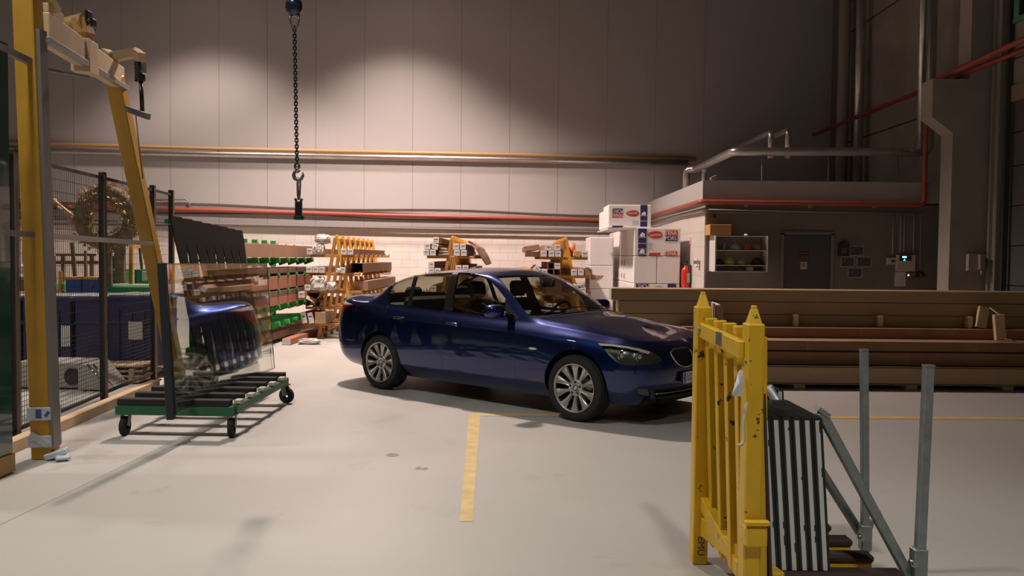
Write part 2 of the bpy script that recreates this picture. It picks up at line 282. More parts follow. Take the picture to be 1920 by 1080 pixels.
# silver heating pipes on the cabin roof
z1 = 3.53
t = thing('heating_pipe', (3.92, 14.9, 2.96), 'thick silver pipe running level over the cabin roof and back on the left', 'pipe')
m = MB(); m.tube(bend([(3.73, 18.0, 2.975), (3.73, 18.0, z1), (3.92, 17.9, z1), (3.92, 14.9, z1), (7.33, 14.75, z1), (7.33, 14.75, 3.9), (7.33, 14.75, 9.98)], .14, 6), .075, 16); m.build('tube', sil, t)
for x in (4.42, 5.6, 6.82): m = MB(); m.cyl((x, 14.85, 2.96), (x, 14.85, z1-.05), .012, 8); m.build('support_rod', gal, t)
pipe('heating_pipe', bend([(4.02, 17.6, 2.975), (4.02, 17.6, 3.44), (3.95, 17.25, 3.50)], .08), .05, sil, 'thin silver pipe bending down to the roof behind the thick one')
pipe('heating_pipe', bend([(4.8, YB-.15, 3.98), (4.8, 15.6, 3.98), (4.8, 15.6, 3.5)], .1), .055, sil, 'silver pipe dropping to the roof, left of the two from the back wall')
pipe('heating_pipe', bend([(5.12, YB-.15, 4.02), (5.12, 15.6, 4.02), (5.12, 15.6, 3.5)], .1), .055, sil, 'silver pipe dropping to the roof, right of the two from the back wall')
pipe('heating_pipe', [(7.09, 14.6, 3.56), (7.09, 14.6, 9.98)], .06, sil, 'upright silver pipe left of the column, ending at the level pipe')
t = thing('downpipe', (7.58, 19.3, 2.96), 'fat pale vertical pipe in the back right corner', 'pipe')
m = MB(); m.cyl((7.50, 19.1, 2.97), (7.50, 19.1, 9.95), .13, 24, 0); m.build('tube', mat('pale pipe', (.33, .29, .26), .5), t); m = MB(); m.cyl((7.50, 19.1, 7.5), (7.50, 19.1, 7.6), .15, 24); m.build('pipe_collar', mat('red collar', (.35, .08, .06), .5), t)
pipe('downpipe', [(7.53, 18.3, 2.97), (7.53, 18.3, 9.95)], .10, sil, 'shiny silver vertical pipe beside the pale one in the back right corner', n=24)
for k, x in enumerate((1673, 1687, 1694, 1712, 1725)):
    X = at(x, 450, YF).x; pipe('conduit', [(X, YF-.02, 2.42), (X, YF-.02, [1.66, 1.72, 1.72, 1.66, 1.45][k])], .011 if k != 4 else .008, mat('ivory conduit', (.42, .40, .34), .6), ['leftmost', 'second', 'third', 'fourth', 'rightmost'][k]+' of the five conduits dropping to the control boxes', 'pipe', n=8)
# ceiling lamps (bell housings round the lamps)
for i, (loc, c, p_, a_) in enumerate(LAMPS):
    t = thing('bay_lamp', (loc[0], loc[1], loc[2]), 'bell-shaped high bay lamp under the ceiling', 'lamp', 'high bay lamps')
    m = MB(); m.lathe((loc[0], loc[1], loc[2]), (0, 0, 1), [(0, .30), (.06, .30), (.25, .20), (.40, .12), (.55, .10)], 24); m.build('shade', mat('lamp shade', (.3, .3, .3), .5, .5), t)
    m = MB(); m.cyl((loc[0], loc[1], loc[2]+.5), (loc[0], loc[1], 10), .012, 8); m.build('hanger', gal, t)
    m = MB(); m.lathe((loc[0], loc[1], loc[2]+.02), (0, 0, 1), [(0, .24), (.01, .24), (.01, 0)], 24); m.build('lamp_glass', mat('lit lens '+('w' if c is WARM else 'n'), (1, 1, 1), .5, emit=(c, 9.0)), t)
# ---------------------------------------------------------------- car body surface (numpy)
import numpy as np
def pchip(xk, yk, x):
    xk = np.asarray(xk, float); yk = np.asarray(yk, float); x = np.asarray(x, float)
    h = np.diff(xk); d = np.diff(yk, axis=0)/h[:, None]
    m = np.zeros_like(yk)
    for j in range(yk.shape[1]):
        dj = d[:, j]
        for i in range(1, len(xk)-1):
            if dj[i-1]*dj[i] > 0:
                w1 = 2*h[i]+h[i-1]; w2 = h[i]+2*h[i-1]
                m[i, j] = (w1+w2)/(w1/dj[i-1]+w2/dj[i])
        m[0, j] = dj[0]; m[-1, j] = dj[-1]
    i = np.clip(np.searchsorted(xk, x, side='right')-1, 0, len(xk)-2)
    t = ((x-xk[i])/h[i])[:, None]; hh = h[i][:, None]
    return ((2*t**3-3*t**2+1)*yk[i] + (t**3-2*t**2+t)*hh*m[i] + (-2*t**3+3*t**2)*yk[i+1] + (t**3-t**2)*hh*m[i+1])
# u : lower rings k0..k5 (y,z), belt y z, rail x y z, centre x z
ST = [
 #  u      k0          k1          k2          k3          k4          k5         beltx,y,z          rail x,y,z            centre x,z
 (-2.02, (.78,.25), (.855,.33), (.885,.47), (.895,.62), (.885,.78), (.855,.93), (-2.02,.790,1.035), (-1.98,.665,1.100), (-1.98,1.128)),
 (-1.82, (.78,.22), (.863,.31), (.898,.46), (.910,.62), (.901,.78), (.868,.92), (-1.82,.797,1.028), (-1.80,.665,1.110), (-1.88,1.138)),
 (-1.50, (.78,.20), (.870,.30), (.908,.45), (.918,.62), (.914,.832),(.884,.893), (-1.50,.803,1.012), (-1.46,.648,1.280), (-1.54,1.328)),
 (-1.14, (.78,.19), (.870,.29), (.910,.45), (.920,.62), (.916,.832),(.887,.888), (-1.14,.806,0.995), (-1.08,.626,1.374), (-1.14,1.428)),
 (-0.75, (.78,.185),(.868,.28), (.908,.45), (.920,.62), (.917,.828),(.889,.882), (-0.75,.806,0.980), (-0.72,.606,1.398), (-0.75,1.464)),
 (-0.35, (.78,.185),(.866,.28), (.906,.45), (.920,.62), (.917,.822),(.890,.873), (-0.35,.805,0.968), (-0.35,.598,1.410), (-0.35,1.480)),
 ( 0.02, (.78,.185),(.866,.28), (.906,.45), (.920,.61), (.917,.815),(.890,.865), ( 0.02,.804,0.955), (-0.01,.598,1.392), ( 0.04,1.462)),
 ( 0.24, (.78,.185),(.866,.28), (.906,.45), (.919,.61), (.916,.81),(.889,.86), ( 0.24,.803,0.948), ( 0.18,.608,1.340), ( 0.28,1.403)),
 ( 0.60, (.78,.185),(.868,.28), (.906,.45), (.918,.60), (.915,.80),(.888,.85), ( 0.60,.800,0.935), ( 0.51,.655,1.175), ( 0.68,1.225)),
 ( 0.93, (.78,.19), (.870,.29), (.908,.45), (.917,.60), (.912,.785),(.884,.835), ( 0.93,.795,0.918), ( 0.83,.715,0.985), ( 1.02,1.045)),
 ( 1.07, (.78,.19), (.872,.29), (.909,.45), (.916,.59), (.908,.77),(.878,.825), ( 1.07,.785,0.908), ( 0.98,.715,0.955), ( 1.12,1.015)),
 ( 1.42, (.78,.20), (.872,.30), (.908,.45), (.912,.59), (.895,.71), (.858,.81), ( 1.42,.765,0.880), ( 1.38,.675,0.920), ( 1.36,0.978)),
 ( 1.75, (.77,.20), (.850,.30), (.880,.44), (.882,.57), (.862,.69), (.820,.775), ( 1.75,.735,0.840), ( 1.66,.640,0.878), ( 1.55,0.940)),
]
FT = [(2.13,.20),(2.215,.27),(2.262,.40),(2.275,.55),(2.255,.68),(2.225,.735),(2.19,.765),(2.155,.785),(2.11,.80),(2.05,.815),(1.99,.83),(1.94,.84),(1.88,.85),(1.80,.865),(1.73,.88),(1.68,.892)]
RT = [(-2.40,.30),(-2.485,.36),(-2.535,.50),(-2.545,.62),(-2.525,.76),(-2.505,.92),(-2.49,1.02),(-2.475,1.075),(-2.45,1.098),(-2.40,1.112),(-2.33,1.114),(-2.28,1.116),(-2.22,1.118),(-2.15,1.120),(-2.10,1.122),(-2.06,1.124)]
def section(st):
    u, low, belt, rail, cen = st[0], st[1:7], np.array(st[7]), np.array(st[8]), st[9]
    P = [(u, y, z) for y, z in low]
    P.append(tuple(belt+np.array([0, .042, -.038])))
    P.append(tuple(belt))
    d = rail-belt
    cab = min(1, max(0, (d[2]-.06)/.25))
    P.append(tuple(belt+.14*d))
    P.append(tuple(belt+.52*d+np.array([0, .018*cab, 0])))
    P.append(tuple(belt+.88*d+np.array([0, .014*cab, 0])))
    P.append(tuple(rail+np.array([0, -.006*cab, .012*cab])))
    for f in (.86, .58, .28, 0):
        y = rail[1]*f
        P.append((cen[0]-(cen[0]-rail[0])*f*f, y, cen[1]-(cen[1]-rail[2])*f**2.2 ))
    return P
def wrap(P1, tips, ug, zp):
    XI = [(.2,.30,.985),(.4,.58,.925),(.6,.80,.775),(.8,.945,.45),(1,1,0)]
    out = []
    for s, xi, eta in XI:
        out.append((s, [(p[0]+(t[0]-p[0])*xi, p[1]*eta, p[2]+(t[1]-p[2])*(s**zp)) for p, t in zip(P1, tips)]))
    return out
US = []; CP = []
S0 = section(ST[0])
for s, P in reversed(wrap(S0, RT, 0, 1.0)):
    US.append(-2.02-.62*s); CP.append(P)
for st in ST: US.append(st[0]); CP.append(section(st))
for s, P in wrap(section(ST[-1]), FT, 0, 1.0):
    US.append(1.75+.62*s); CP.append(P)
US = np.array(US); CP = np.array(CP)          # (nu, 16, 3)
NK = CP.shape[1]; U0, U1 = US[0], US[-1]; T1 = NK-1
def F(u, t):
    u = np.atleast_1d(np.asarray(u, float)); t = np.atleast_1d(np.asarray(t, float))
    u = np.clip(u, U0, U1); t = np.clip(t, 0, T1)
    C = pchip(US, CP.reshape(len(US), -1), u).reshape(-1, NK, 3)
    # clamp end: extrapolated phantom points make the spline pass through both ends
    A = np.concatenate([(2*C[:, :1]-C[:, 1:2]), C, C[:, -2:-1]*np.array([1, -1, 1])], axis=1)
    i = np.minimum(np.floor(t).astype(int), NK-2); f = (t-i)[:, None]
    r = np.arange(len(u))
    a, b, c, d = A[r, i], A[r, i+1], A[r, i+2], A[r, i+3]
    return ((1-f)**3*a + (3*f**3-6*f**2+4)*b + (-3*f**3+3*f**2+3*f+1)*c + f**3*d)/6
def FN(u, t):
    e = .004; ua = np.clip(np.asarray(u)-e, U0, U1); ub = np.clip(np.asarray(u)+e, U0, U1)
    ta = np.clip(np.asarray(t)-.03, 0, T1); tb = np.clip(np.asarray(t)+.03, 0, T1)
    n = np.cross(F(ub, t)-F(ua, t), F(u, tb)-F(u, ta))
    l = np.linalg.norm(n, axis=1, keepdims=True); l[l < 1e-12] = 1
    return n/l          # points outward for the y>0 half  (sign fixed by the caller)
_gu, _gt = np.meshgrid(np.linspace(U0, U1, 420), np.linspace(0, T1, 151), indexing='ij')
_G = F(_gu.ravel(), _gt.ravel()); _gu = _gu.ravel(); _gt = _gt.ravel()
def inv(pts, view, trange=(0, 15), urange=(-9, 9), proj=None):
    ax = {'side': [0, 2], 'top': [0, 1], 'front': [1, 2]}.get(view)
    pr = proj or (lambda P: P[:, ax])
    G = pr(_G); sel = (_gt >= trange[0]) & (_gt <= trange[1]) & (_gu >= urange[0]) & (_gu <= urange[1])
    idx = np.where(sel)[0]; out = []
    for p in pts:
        p = np.array(p, float)
        k = idx[np.argmin(((G[idx]-p)**2).sum(1))]; u, t = _gu[k], _gt[k]
        for _ in range(8):
            f0 = pr(F([u], [t]))[0]; fu = (pr(F([u+.002], [t]))[0]-f0)/.002; ft = (pr(F([u], [t+.01]))[0]-f0)/.01
            J = np.array([fu, ft]).T; r = p-f0
            if abs(np.linalg.det(J)) < 1e-9: break
            s = np.linalg.solve(J, r); n_ = np.abs(s*[8, 1]).max()
            if n_ > .6: s = s*.6/n_
            u = min(U1, max(U0, u+s[0])); t = min(T1, max(0, t+s[1]))
            if np.abs(r).max() < 1e-6: break
        out.append((u, t))
    return out
# ---------------------------------------------------------------- the car
def inpoly(px, py, poly):
    c = np.zeros(len(px), bool); n = len(poly)
    for i in range(n):
        x0, y0 = poly[i]; x1, y1 = poly[i-1]
        m = ((y0 > py) != (y1 > py))
        with np.errstate(divide='ignore', invalid='ignore'): c ^= m & (px < (x1-x0)*(py-y0)/(y1-y0+1e-15)+x0)
    return c
def smooth(pts, per=6, closed=True):
    P = np.array(pts, float); n = len(P); out = []
    for i in range(n if closed else n-1):
        a, b, c, d = (P[(i-1) % n], P[i], P[(i+1) % n], P[(i+2) % n]) if closed else (P[max(i-1, 0)], P[i], P[i+1], P[min(i+2, n-1)])
        for k in range(per):
            t = k/per; out.append(tuple(.5*((2*b)+(c-a)*t+(2*a-5*b+4*c-d)*t*t+(3*b-a-3*c+d)*t**3)))
    if not closed: out.append(tuple(P[-1]))
    return out
def dens(pts, per=6, closed=True):
    out = []; n = len(pts)
    for i in range(n if closed else n-1):
        a, b = np.array(pts[i]), np.array(pts[(i+1) % n])
        for k in range(per): out.append(tuple(a+(b-a)*k/per))
    if not closed: out.append(tuple(pts[-1]))
    return out
def strip(line, w=.0035):                      # thin band along a (u,t) line, width measured on the body
    L = np.array(line, float); u, t = L[:, 0], L[:, 1]
    P = F(u, t); Fu = (F(u+.003, t)-P)/.003; Ft = (F(u, np.minimum(t+.02, T1))-P)/.02
    d = np.gradient(L, axis=0); D = Fu*d[:, :1]+Ft*d[:, 1:]
    a = (Fu*Fu).sum(1); b = (Fu*Ft).sum(1); c = (Ft*Ft).sum(1)+1e-9
    # direction (p,q) with  D.(p Fu+q Ft)=0
    p = (D*Ft).sum(1); q = -(D*Fu).sum(1); n = np.sqrt(np.maximum(a*p*p+2*b*p*q+c*q*q, 1e-12)); p = p/n*w/2; q = q/n*w/2
    return [(x+i, y+j) for x, y, i, j in zip(u, t, p, q)]+[(x-i, y-j) for x, y, i, j in list(zip(u, t, p, q))[::-1]]
def grow(poly, w):                             # ring outside a polygon
    P = np.array(poly, float); c = P.mean(0)
    u, t = P[:, 0], P[:, 1]; X = F(u, t); Fu = (F(u+.003, t)-X)/.003; Ft = (F(u, np.minimum(t+.02, T1))-X)/.02
    d = np.roll(P, -1, 0)-np.roll(P, 1, 0); D = Fu*d[:, :1]+Ft*d[:, 1:]
    a = (Fu*Fu).sum(1); b = (Fu*Ft).sum(1); cc = (Ft*Ft).sum(1)+1e-9
    p = (D*Ft).sum(1); q = -(D*Fu).sum(1); n = np.sqrt(np.maximum(a*p*p+2*b*p*q+cc*q*q, 1e-12)); p = p/n*w; q = q/n*w
    s = np.sign((X-X.mean(0))*(Fu*p[:, None]+Ft*q[:, None])).sum(1)
    area = .5*np.sum(u*np.roll(t, -1)-np.roll(u, -1)*t); sg = -1 if area > 0 else 1
    test = (P[0]+np.array([p[0], q[0]])*.5)
    ins = inpoly(np.array([test[0]]), np.array([test[1]]), poly)[0]; k = -1 if ins else 1
    return [(x+k*i, y+k*j) for x, y, i, j in zip(u, t, p, q)]
ut_side = lambda pts, tr=(0, 8), ur=(-9, 9): inv(pts, 'side', tr, ur)
ut_front = lambda pts: inv(pts, 'front', (0, 8), (1.8, 9))
# outlines on the body, in its own (u,t) coordinates
dlo = smooth([(-1.375,7.95),(-1.44,8.7),(-1.475,9.5),(-1.44,10.25),(-1.34,10.7),(-1.18,10.92),(-.9,11.05),(-.56,11.0),(-.31,10.85),(-.08,10.52),(.12,10.03),(.29,9.55),(.45,8.98),(.56,8.4),(.63,7.85),(.5,7.72),(.1,7.66),(-.45,7.66),(-.92,7.72),(-1.25,7.80)], 6)
dlo_in = grow(dlo, -.016)
def cut(poly, ulo_line, uhi_line, ins=.0):      # part of a polygon between two slanted lines u=a+b(t-7.7)
    out = []
    for u, t in poly:
        lo = ulo_line[0]+ulo_line[1]*(t-7.7) if ulo_line else -9; hi = uhi_line[0]+uhi_line[1]*(t-7.7) if uhi_line else 9
        out.append((min(max(u, lo), hi), t))
    res = [out[0]]
    for p in out[1:]:
        if abs(p[0]-res[-1][0])+abs(p[1]-res[-1][1]) > 1e-4: res.append(p)
    return res
wf = grow(dlo, -.034)
w_front = cut(wf, (-.335, -.035), (.44, .0)); w_rear = cut(wf, (-1.035, -.035), (-.475, -.022)); w_quart = cut(wf, None, (-1.085, -.035))
wind = dens([(.13,11.75),(.19,13),(.235,14),(.25,15.01),(.985,15.01),(.965,13.5),(.93,12),(.90,10.9),(.86,9.9),(.80,9.15),(.68,9.75),(.50,10.5),(.32,11.1)], 5)
rwin = dens([(-1.20,15.01),(-1.24,13),(-1.30,11.9),(-1.50,11.5),(-1.72,11.3),(-1.80,11.5),(-1.84,13),(-1.86,15.01)], 5)
cowl = dens([(.80,9.15),(.86,9.9),(.90,10.9),(.93,12),(.965,13.5),(.985,15.01),(1.045,15.01),(1.025,13.5),(.985,12),(.95,10.9),(.90,9.7),(.84,8.75)], 4)
def circ(cx, cz, r):
    pts = [(cx+r*math.cos(a), cz+r*math.sin(a)) for a in np.linspace(math.radians(-18), math.radians(198), 44)]
    q = inv(pts, 'side', (0, 6), (cx-.5, cx+.5)); q = [(u, max(t, .02)) for u, t in q]
    return q
fa = circ(1.437, .335, .372); ra = circ(-1.452, .335, .368)
f_arch = [(fa[0][0], -.3)]+fa+[(fa[-1][0], -.3)]; r_arch = [(ra[0][0], -.3)]+ra+[(ra[-1][0], -.3)]
head = smooth([(1.66,5.25),(1.80,5.5),(1.95,5.42),(2.05,5.1),(2.13,4.6),(2.18,4.0),(2.19,3.62),(2.13,3.42),(2.05,3.36),(1.97,3.28),(1.89,3.42),(1.82,3.85),(1.74,4.6)], 4)
brow = dens([(1.66,5.25),(1.80,5.5),(1.95,5.42),(2.05,5.1),(2.13,4.6),(2.115,4.30),(2.03,4.75),(1.94,5.02),(1.81,5.08),(1.70,4.88)], 4)
tail = smooth([(-2.02,6.0),(-2.18,6.45),(-2.34,6.6),(-2.50,6.6),(-2.56,6.0),(-2.57,4.9),(-2.52,3.95),(-2.34,3.9),(-2.22,4.5),(-2.13,5.3)], 4)
tailw = dens([(-2.04,6.0),(-2.18,6.40),(-2.34,6.55),(-2.50,6.55),(-2.52,6.1),(-2.44,5.75),(-2.3,5.72),(-2.18,5.75)], 4)
grill = ut_front(smooth([(.385,.706),(.30,.726),(.19,.728),(.09,.722),(.042,.700),(.032,.65),(.036,.59),(.07,.556),(.14,.547),(.228,.556),(.30,.585),(.352,.630),(.382,.672)], 4))
intake = ut_front(dens([(.60,.362),(.40,.358),(.2,.35),(.0001,.346),(.0001,.265),(.3,.268),(.545,.275)], 5))
fog = ut_front(dens([(.765,.372),(.672,.372),(.60,.272),(.735,.310)], 4))
sd = lambda pts, per=6: dens(inv(pts, 'side', (0, 7.9), (-9, 9)), per, False)
s_b = dens([(-.455,7.64)]+inv([(-.44,.93),(-.415,.70),(-.385,.45),(-.370,.315)], 'side', (0, 7.6)), 6, False)
s_f = dens([(.635,7.7)]+inv([(.672,.86),(.690,.60),(.690,.302)], 'side', (0, 7.6)), 6, False)
s_r = smooth([(-1.40,7.86)]+inv([(-1.385,.95),(-1.30,.84),(-1.20,.72),(-1.115,.56),(-1.06,.42),(-.99,.345),(-.93,.318)], 'side', (0, 7.6)), 5, False)
s_s = dens(inv([(-.93,.318),(-.37,.315),(.69,.302)], 'side', (0, 4)), 8, False)
d_rear = s_r+inv([(-.6,.316)], 'side', (0, 4))+s_b[::-1]+cut(dlo, (-1.40, -.0), (-.455, -.02))[::1]
hood = [(.85,8.72),(.86,8.1),(.93,7.35),(1.08,6.95),(1.35,6.55),(1.55,6.05),(1.68,5.5),(1.80,5.66),(1.95,5.62),(2.06,5.35),(2.14,5.0),(2.20,5.15),(2.28,5.25),(2.37,5.3)]
s_h = smooth(hood, 5, False)
s_t = dens([(-1.93,15),(-1.93,12.2),(-1.93,9.4),(-2.1,8.6),(-2.3,8.0),(-2.40,7.3),(-2.46,6.9),(-2.585,5.6),(-2.585,4.4),(-2.64,4.1)], 4, False)
s_bf = dens([(1.735,3.0),(1.80,3.22),(1.87,3.4)], 4, False); s_br = dens([(-1.72,3.3),(-1.9,3.55),(-2.2,3.9),(-2.36,4.1),(-2.53,4.15)], 4, False)
s_sill = dens(inv([(-1.07,.40),(-.99,.335)], 'side', (0, 4)), 3, False)
door_r_poly = s_r+s_s[:9][1:]+s_b[::-1]
door_f_poly = s_b+s_s[8:][1:]+s_f[::-1]
# full door outlines with their window frames
top_r = [p for p in dlo if p[0] < -.46 and p[1] > 8.2]; top_f = [p for p in dlo if p[0] > -.46 and p[1] > 8.2]
dr = s_r[::-1]+sorted([p for p in dlo if p[0] <= -1.3 and p[1] > 7.9], key=lambda p: p[1])[:0]
REG = [('void', f_arch), ('void', r_arch), ('glass_front', w_front), ('glass_rear', w_rear), ('glass_quarter', w_quart),
       ('frame', dlo_in), ('chrome', dlo), ('windscreen', wind), ('rear_window', rwin), ('cowl', cowl), ('brow', brow), ('head', head), ('tailw', tailw), ('tail', tail),
       ('grill', grill), ('intake', intake), ('fog', fog)]
for s_ in (s_b, s_f, s_r, s_s, s_h, s_t, s_bf, s_br): REG.append(('seam', strip(s_)))
REG.append(('door_rear', door_r_poly)); REG.append(('door_front', door_f_poly))
REG.append(('hood', [(p[0], p[1]) for p in s_h]+[(2.40, 15.2), (1.0, 15.2)]+[(.95,10.9),(.90,9.7)]))
REG.append(('boot_lid', [(p[0], p[1]) for p in s_t]+[(-2.7, 4.1), (-2.7, 15.2)]))
def car_mesh():
    KT = .09
    pts = []; edges = []
    uu = np.concatenate([np.arange(U0, -2.0, .022), np.arange(-2.0, 1.75, .034), np.arange(1.75, U1, .018), [U1]]); tt = np.arange(0, T1+.01, .25)
    for u in uu:
        for t in tt: pts.append(Vector((u, t*KT)))
    for name, poly in REG:
        o = len(pts)
        for u, t in poly: pts.append(Vector((min(max(u, U0-.05), U1+.03), t*KT)))
        n = len(poly); edges += [(o+i, o+(i+1) % n) for i in range(n)]
    r = delaunay_2d_cdt(pts, edges, [], 0, 1e-6, False)
    P = np.array([(v.x, v.y/KT) for v in r[0]]); T = np.array([list(f) for f in r[2]])
    c = P[T].mean(1); keep = (c[:, 1] > 0) & (c[:, 1] < T1) & (c[:, 0] > U0) & (c[:, 0] < U1); T = T[keep]; c = c[keep]
    lab = np.full(len(T), 'body', dtype=object); done = np.zeros(len(T), bool)
    for name, poly in REG:
        m = inpoly(c[:, 0], c[:, 1], poly) & ~done; lab[m] = name; done |= m
    PP = np.stack([np.clip(P[:, 0], U0, U1), np.clip(P[:, 1], 0, T1)], 1)
    X = F(PP[:, 0], PP[:, 1]); Nn = -FN(PP[:, 0], PP[:, 1])
    ctr = PP[:, 1] > T1-1e-3; Nn[ctr, 1] = 0
    return X, Nn, T, lab, PP
CX, CN, CT, CL, CP_ = car_mesh()
def car_part(name, labs, mats, parent, side=0, off=0.0, label=None, matof=None, extra=None, flip=False):
    """side: 0 both, 1 left, -1 right; off moves along the outward normal"""
    VV = []; FF = []; NN = []; MI = []
    sel0 = np.isin(CL, labs)
    if extra is not None: sel0 &= extra
    for s in ([1, -1] if side == 0 else [side]):
        T = CT[sel0]; ids, invv = np.unique(T, return_inverse=True); T2 = invv.reshape(T.shape)
        X = CX[ids]+CN[ids]*off; Nn = CN[ids].copy(); X = X*[1, s, 1]; Nn = Nn*[1, s, 1]
        fl = (s == -1)
        a = X[T2]; g = np.cross(a[:, 1]-a[:, 0], a[:, 2]-a[:, 0]); w = (g*Nn[T2].mean(1)).sum(1) < 0
        T2 = T2.copy(); T2[w] = T2[w][:, ::-1]
        if flip: T2 = T2[:, ::-1]; Nn = -Nn
        o = len(VV); VV += X.tolist(); NN += Nn.tolist(); FF += (T2+o).tolist(); MI += [(matof[l] if matof else 0) for l in CL[sel0]]
    if not FF: return None
    me = bpy.data.meshes.new(name); me.from_pydata(VV, [], FF)
    for m in (mats if isinstance(mats, list) else [mats]): me.materials.append(m)
    me.polygons.foreach_set('material_index', MI); me.polygons.foreach_set('use_smooth', [True]*len(FF)); me.update()
    try: me.normals_split_custom_set_from_vertices(NN)
    except Exception as e: print('normals', e)
    o = bpy.data.objects.new(name, me); COL.objects.link(o); o.parent = parent
    if label: o['label'] = label
    return o
def paint_mat():
    m = mat('blue metallic paint', (.0022, .0155, .112), .31, .85, 1.0); b = m.node_tree.nodes['Principled BSDF']
    b.inputs['Coat IOR'].default_value = 1.55; return m
paint = paint_mat(); blk = mat('black trim', (.012, .012, .013), .35); rub = mat('tyre rubber', (.016, .016, .017), .8, bump=.1, bscale=150)
chrome = mat('chrome', (.75, .74, .72), .12, 1.0); satin = mat('satin window trim', (.72, .64, .56), .38, .7); alloy = mat('silver alloy', (.50, .48, .455), .34, .75, .4)
dark = mat('dark void', (.004, .004, .004), .9); cglass = glass_mat('car window glass', (.62, .64, .56), 1.0); clear = glass_mat('lamp glass', (.92, .93, .93), 1.0)
cloth = mat('dark seat leather', (.022, .021, .02), .55, bump=.1, bscale=90); lin = mat('headliner', (.10, .095, .085), .9); redl = mat('red lens', (.22, .01, .012), .12, 0, 1.0); whl = mat('white lens', (.72, .70, .66), .12, 0, 1.0)
disc = mat('brake steel', (.22, .21, .2), .45, .9)
car = thing('car', (.0955, 9.7304, 0), 'dark blue metallic four-door saloon parked at an angle on the hall floor', 'car', None, (0, 0, -.70274), world=False)
pb = {'body': 0, 'seam': 1, 'frame': 1, 'chrome': 2, 'cowl': 1}
body = car_part('body', ['body', 'seam', 'cowl'], [paint, dark, satin], car, matof=pb)
car_part('hood', ['hood'], paint, car); car_part('trunk_lid', ['boot_lid'], paint, car)
for s in (-1, 1): car_part('window_trim', ['chrome', 'frame'], [satin, blk, satin], car, s, matof=pb)
for s in (-1, 1):
    d1 = car_part('door', ['door_front'], paint, car, s); d2 = car_part('door', ['door_rear'], paint, car, s)
    car_part('side_window', ['glass_front'], cglass, d1, s, -.004); car_part('side_window', ['glass_rear'], cglass, d2, s, -.004); car_part('side_window', ['glass_quarter'], cglass, body, s, -.004)
    for dd, x0, x1, z in ((d1, -.325, -.115, .862), (d2, -1.205, -.995, .880)):
        h = MB(); (u0, t0), (u1, t1) = inv([(x0, z), (x1, z)], 'side', (0, 7)); n = 8; P = []
        for i in range(n+1):
            f = i/n; p = F([u0+(u1-u0)*f], [t0+(t1-t0)*f])[0]; bow = .028*math.sin(math.pi*min(1, max(0, f)))**.5; P.append((p[0], s*(p[1]+.004+bow), p[2]))
        h.tube(P, [.008]+[.0135]*(n-1)+[.008], 10); h.build('door_handle', paint, dd)
        h = MB(); p = F([(u0+u1)/2], [(t0+t1)/2-.28])[0]; h.lathe((p[0], s*(p[1]-.002), p[2]+.006), (0, s, 0), [(0, .03), (.004, .028), (.005, 0)], 20); h.build('handle_recess', blk, dd)
        if dd is d1: h = MB(); p = F([u1-.02], [t1-.30])[0]; h.lathe((p[0]-.03, s*(p[1]-.001), p[2]+.004), (0, s, 0), [(0, .013), (.008, .012), (.010, 0)], 16); h.build('keyhole', chrome, dd)
    # wheel-arch lip and liner
    for nm, arc, cx in (('front', fa, 1.437), ('rear', ra, -1.452)):
        A = F([p[0] for p in arc], [p[1] for p in arc]); m = MB(); n = len(A); vs = []
        for k, (dy, dr_) in enumerate(((0, 0), (-.006, -.006), (-.03, -.010), (-.10, .01), (-.40, .01))):
            for p in A:
                v = np.array([p[0]-cx, p[2]-.335]); l = np.linalg.norm(v); v = v/l*(l+dr_); yy = p[1]+dy if k < 4 else .45
                vs.append((cx+v[0], s*yy, .335+v[1]))
        for k in range(4):
            m.add(vs, [(k*n+i, k*n+i+1, (k+1)*n+i+1, (k+1)*n+i) for i in range(n-1)], 0 if k < 2 else 1, True)
        m.add(vs, [list(range(4*n, 5*n))], 1)
        m.build('wheel_arch', [paint, dark], body)
    # mirror
    m = MB(); c = Vector((.50, s*.975, 1.035)); n = 20; rings = []
    prof = [(-.055, .90), (-.045, 1.0), (-.01, 1.0), (.03, .93), (.06, .76), (.08, .5), (.09, .2), (.092, .0)]
    for dx, sc in prof:
        for i in range(n):
            a = 2*math.pi*i/n; ca, sa = math.cos(a), math.sin(a); e = .62
            yy = math.copysign(abs(ca)**e, ca)*.125*(.75+.25*sc)*sc**.3 if sc > 0 else 0; zz = math.copysign(abs(sa)**e, sa)*.074*sc
            rings.append((c.x+dx-.02*abs(yy)/.12, c.y+yy*sc**.4 if sc > 0 else c.y, c.z+zz+.012*yy*s))
    m.add(rings, [(k*n+i, k*n+(i+1) % n, (k+1)*n+(i+1) % n, (k+1)*n+i) for k in range(len(prof)-1) for i in range(n)], 0, True)
    mir = m.build('wing_mirror', paint, d1)
    g = MB(); g.add([rings[i] for i in range(n)], [list(range(n))]); g.build('mirror_glass', chrome, d1)
    g = MB(); g.bar((.52, s*.77, .985), (.505, s*.93, 1.0), .09, .035, 0, .01); g.build('mirror_arm', blk, d1)
    # side repeater
    m = MB(); P = F(*zip(*inv([(.872, .676), (.90, .678), (.93, .679), (.96, .6785), (.985, .677)], 'side', (0, 7)))); m.tube([(p[0], s*(p[1]+.001), p[2]) for p in P], [.004, .012, .0145, .012, .004], 10); m.build('side_indicator', whl, body)
    # headlamp
    hl = car_part('headlamp', ['head', 'brow'], clear, car, s, .001, label='clear headlamp cover')
    m = car_part('lamp_housing', ['head'], mat('lamp bowl', (.14, .15, .14), .25, .85), hl, s, -.045); car_part('lamp_brow', ['brow'], whl, hl, s, -.004)
    P = F(*zip(*[(a, b) for a, b in head])); N0 = -FN(*zip(*head)); n = len(P); m = MB(); Q = [(p[0], s*p[1], p[2]) for p in P]+[((p-q*.046)[0], s*(p-q*.046)[1], (p-q*.046)[2]) for p, q in zip(P, N0)]
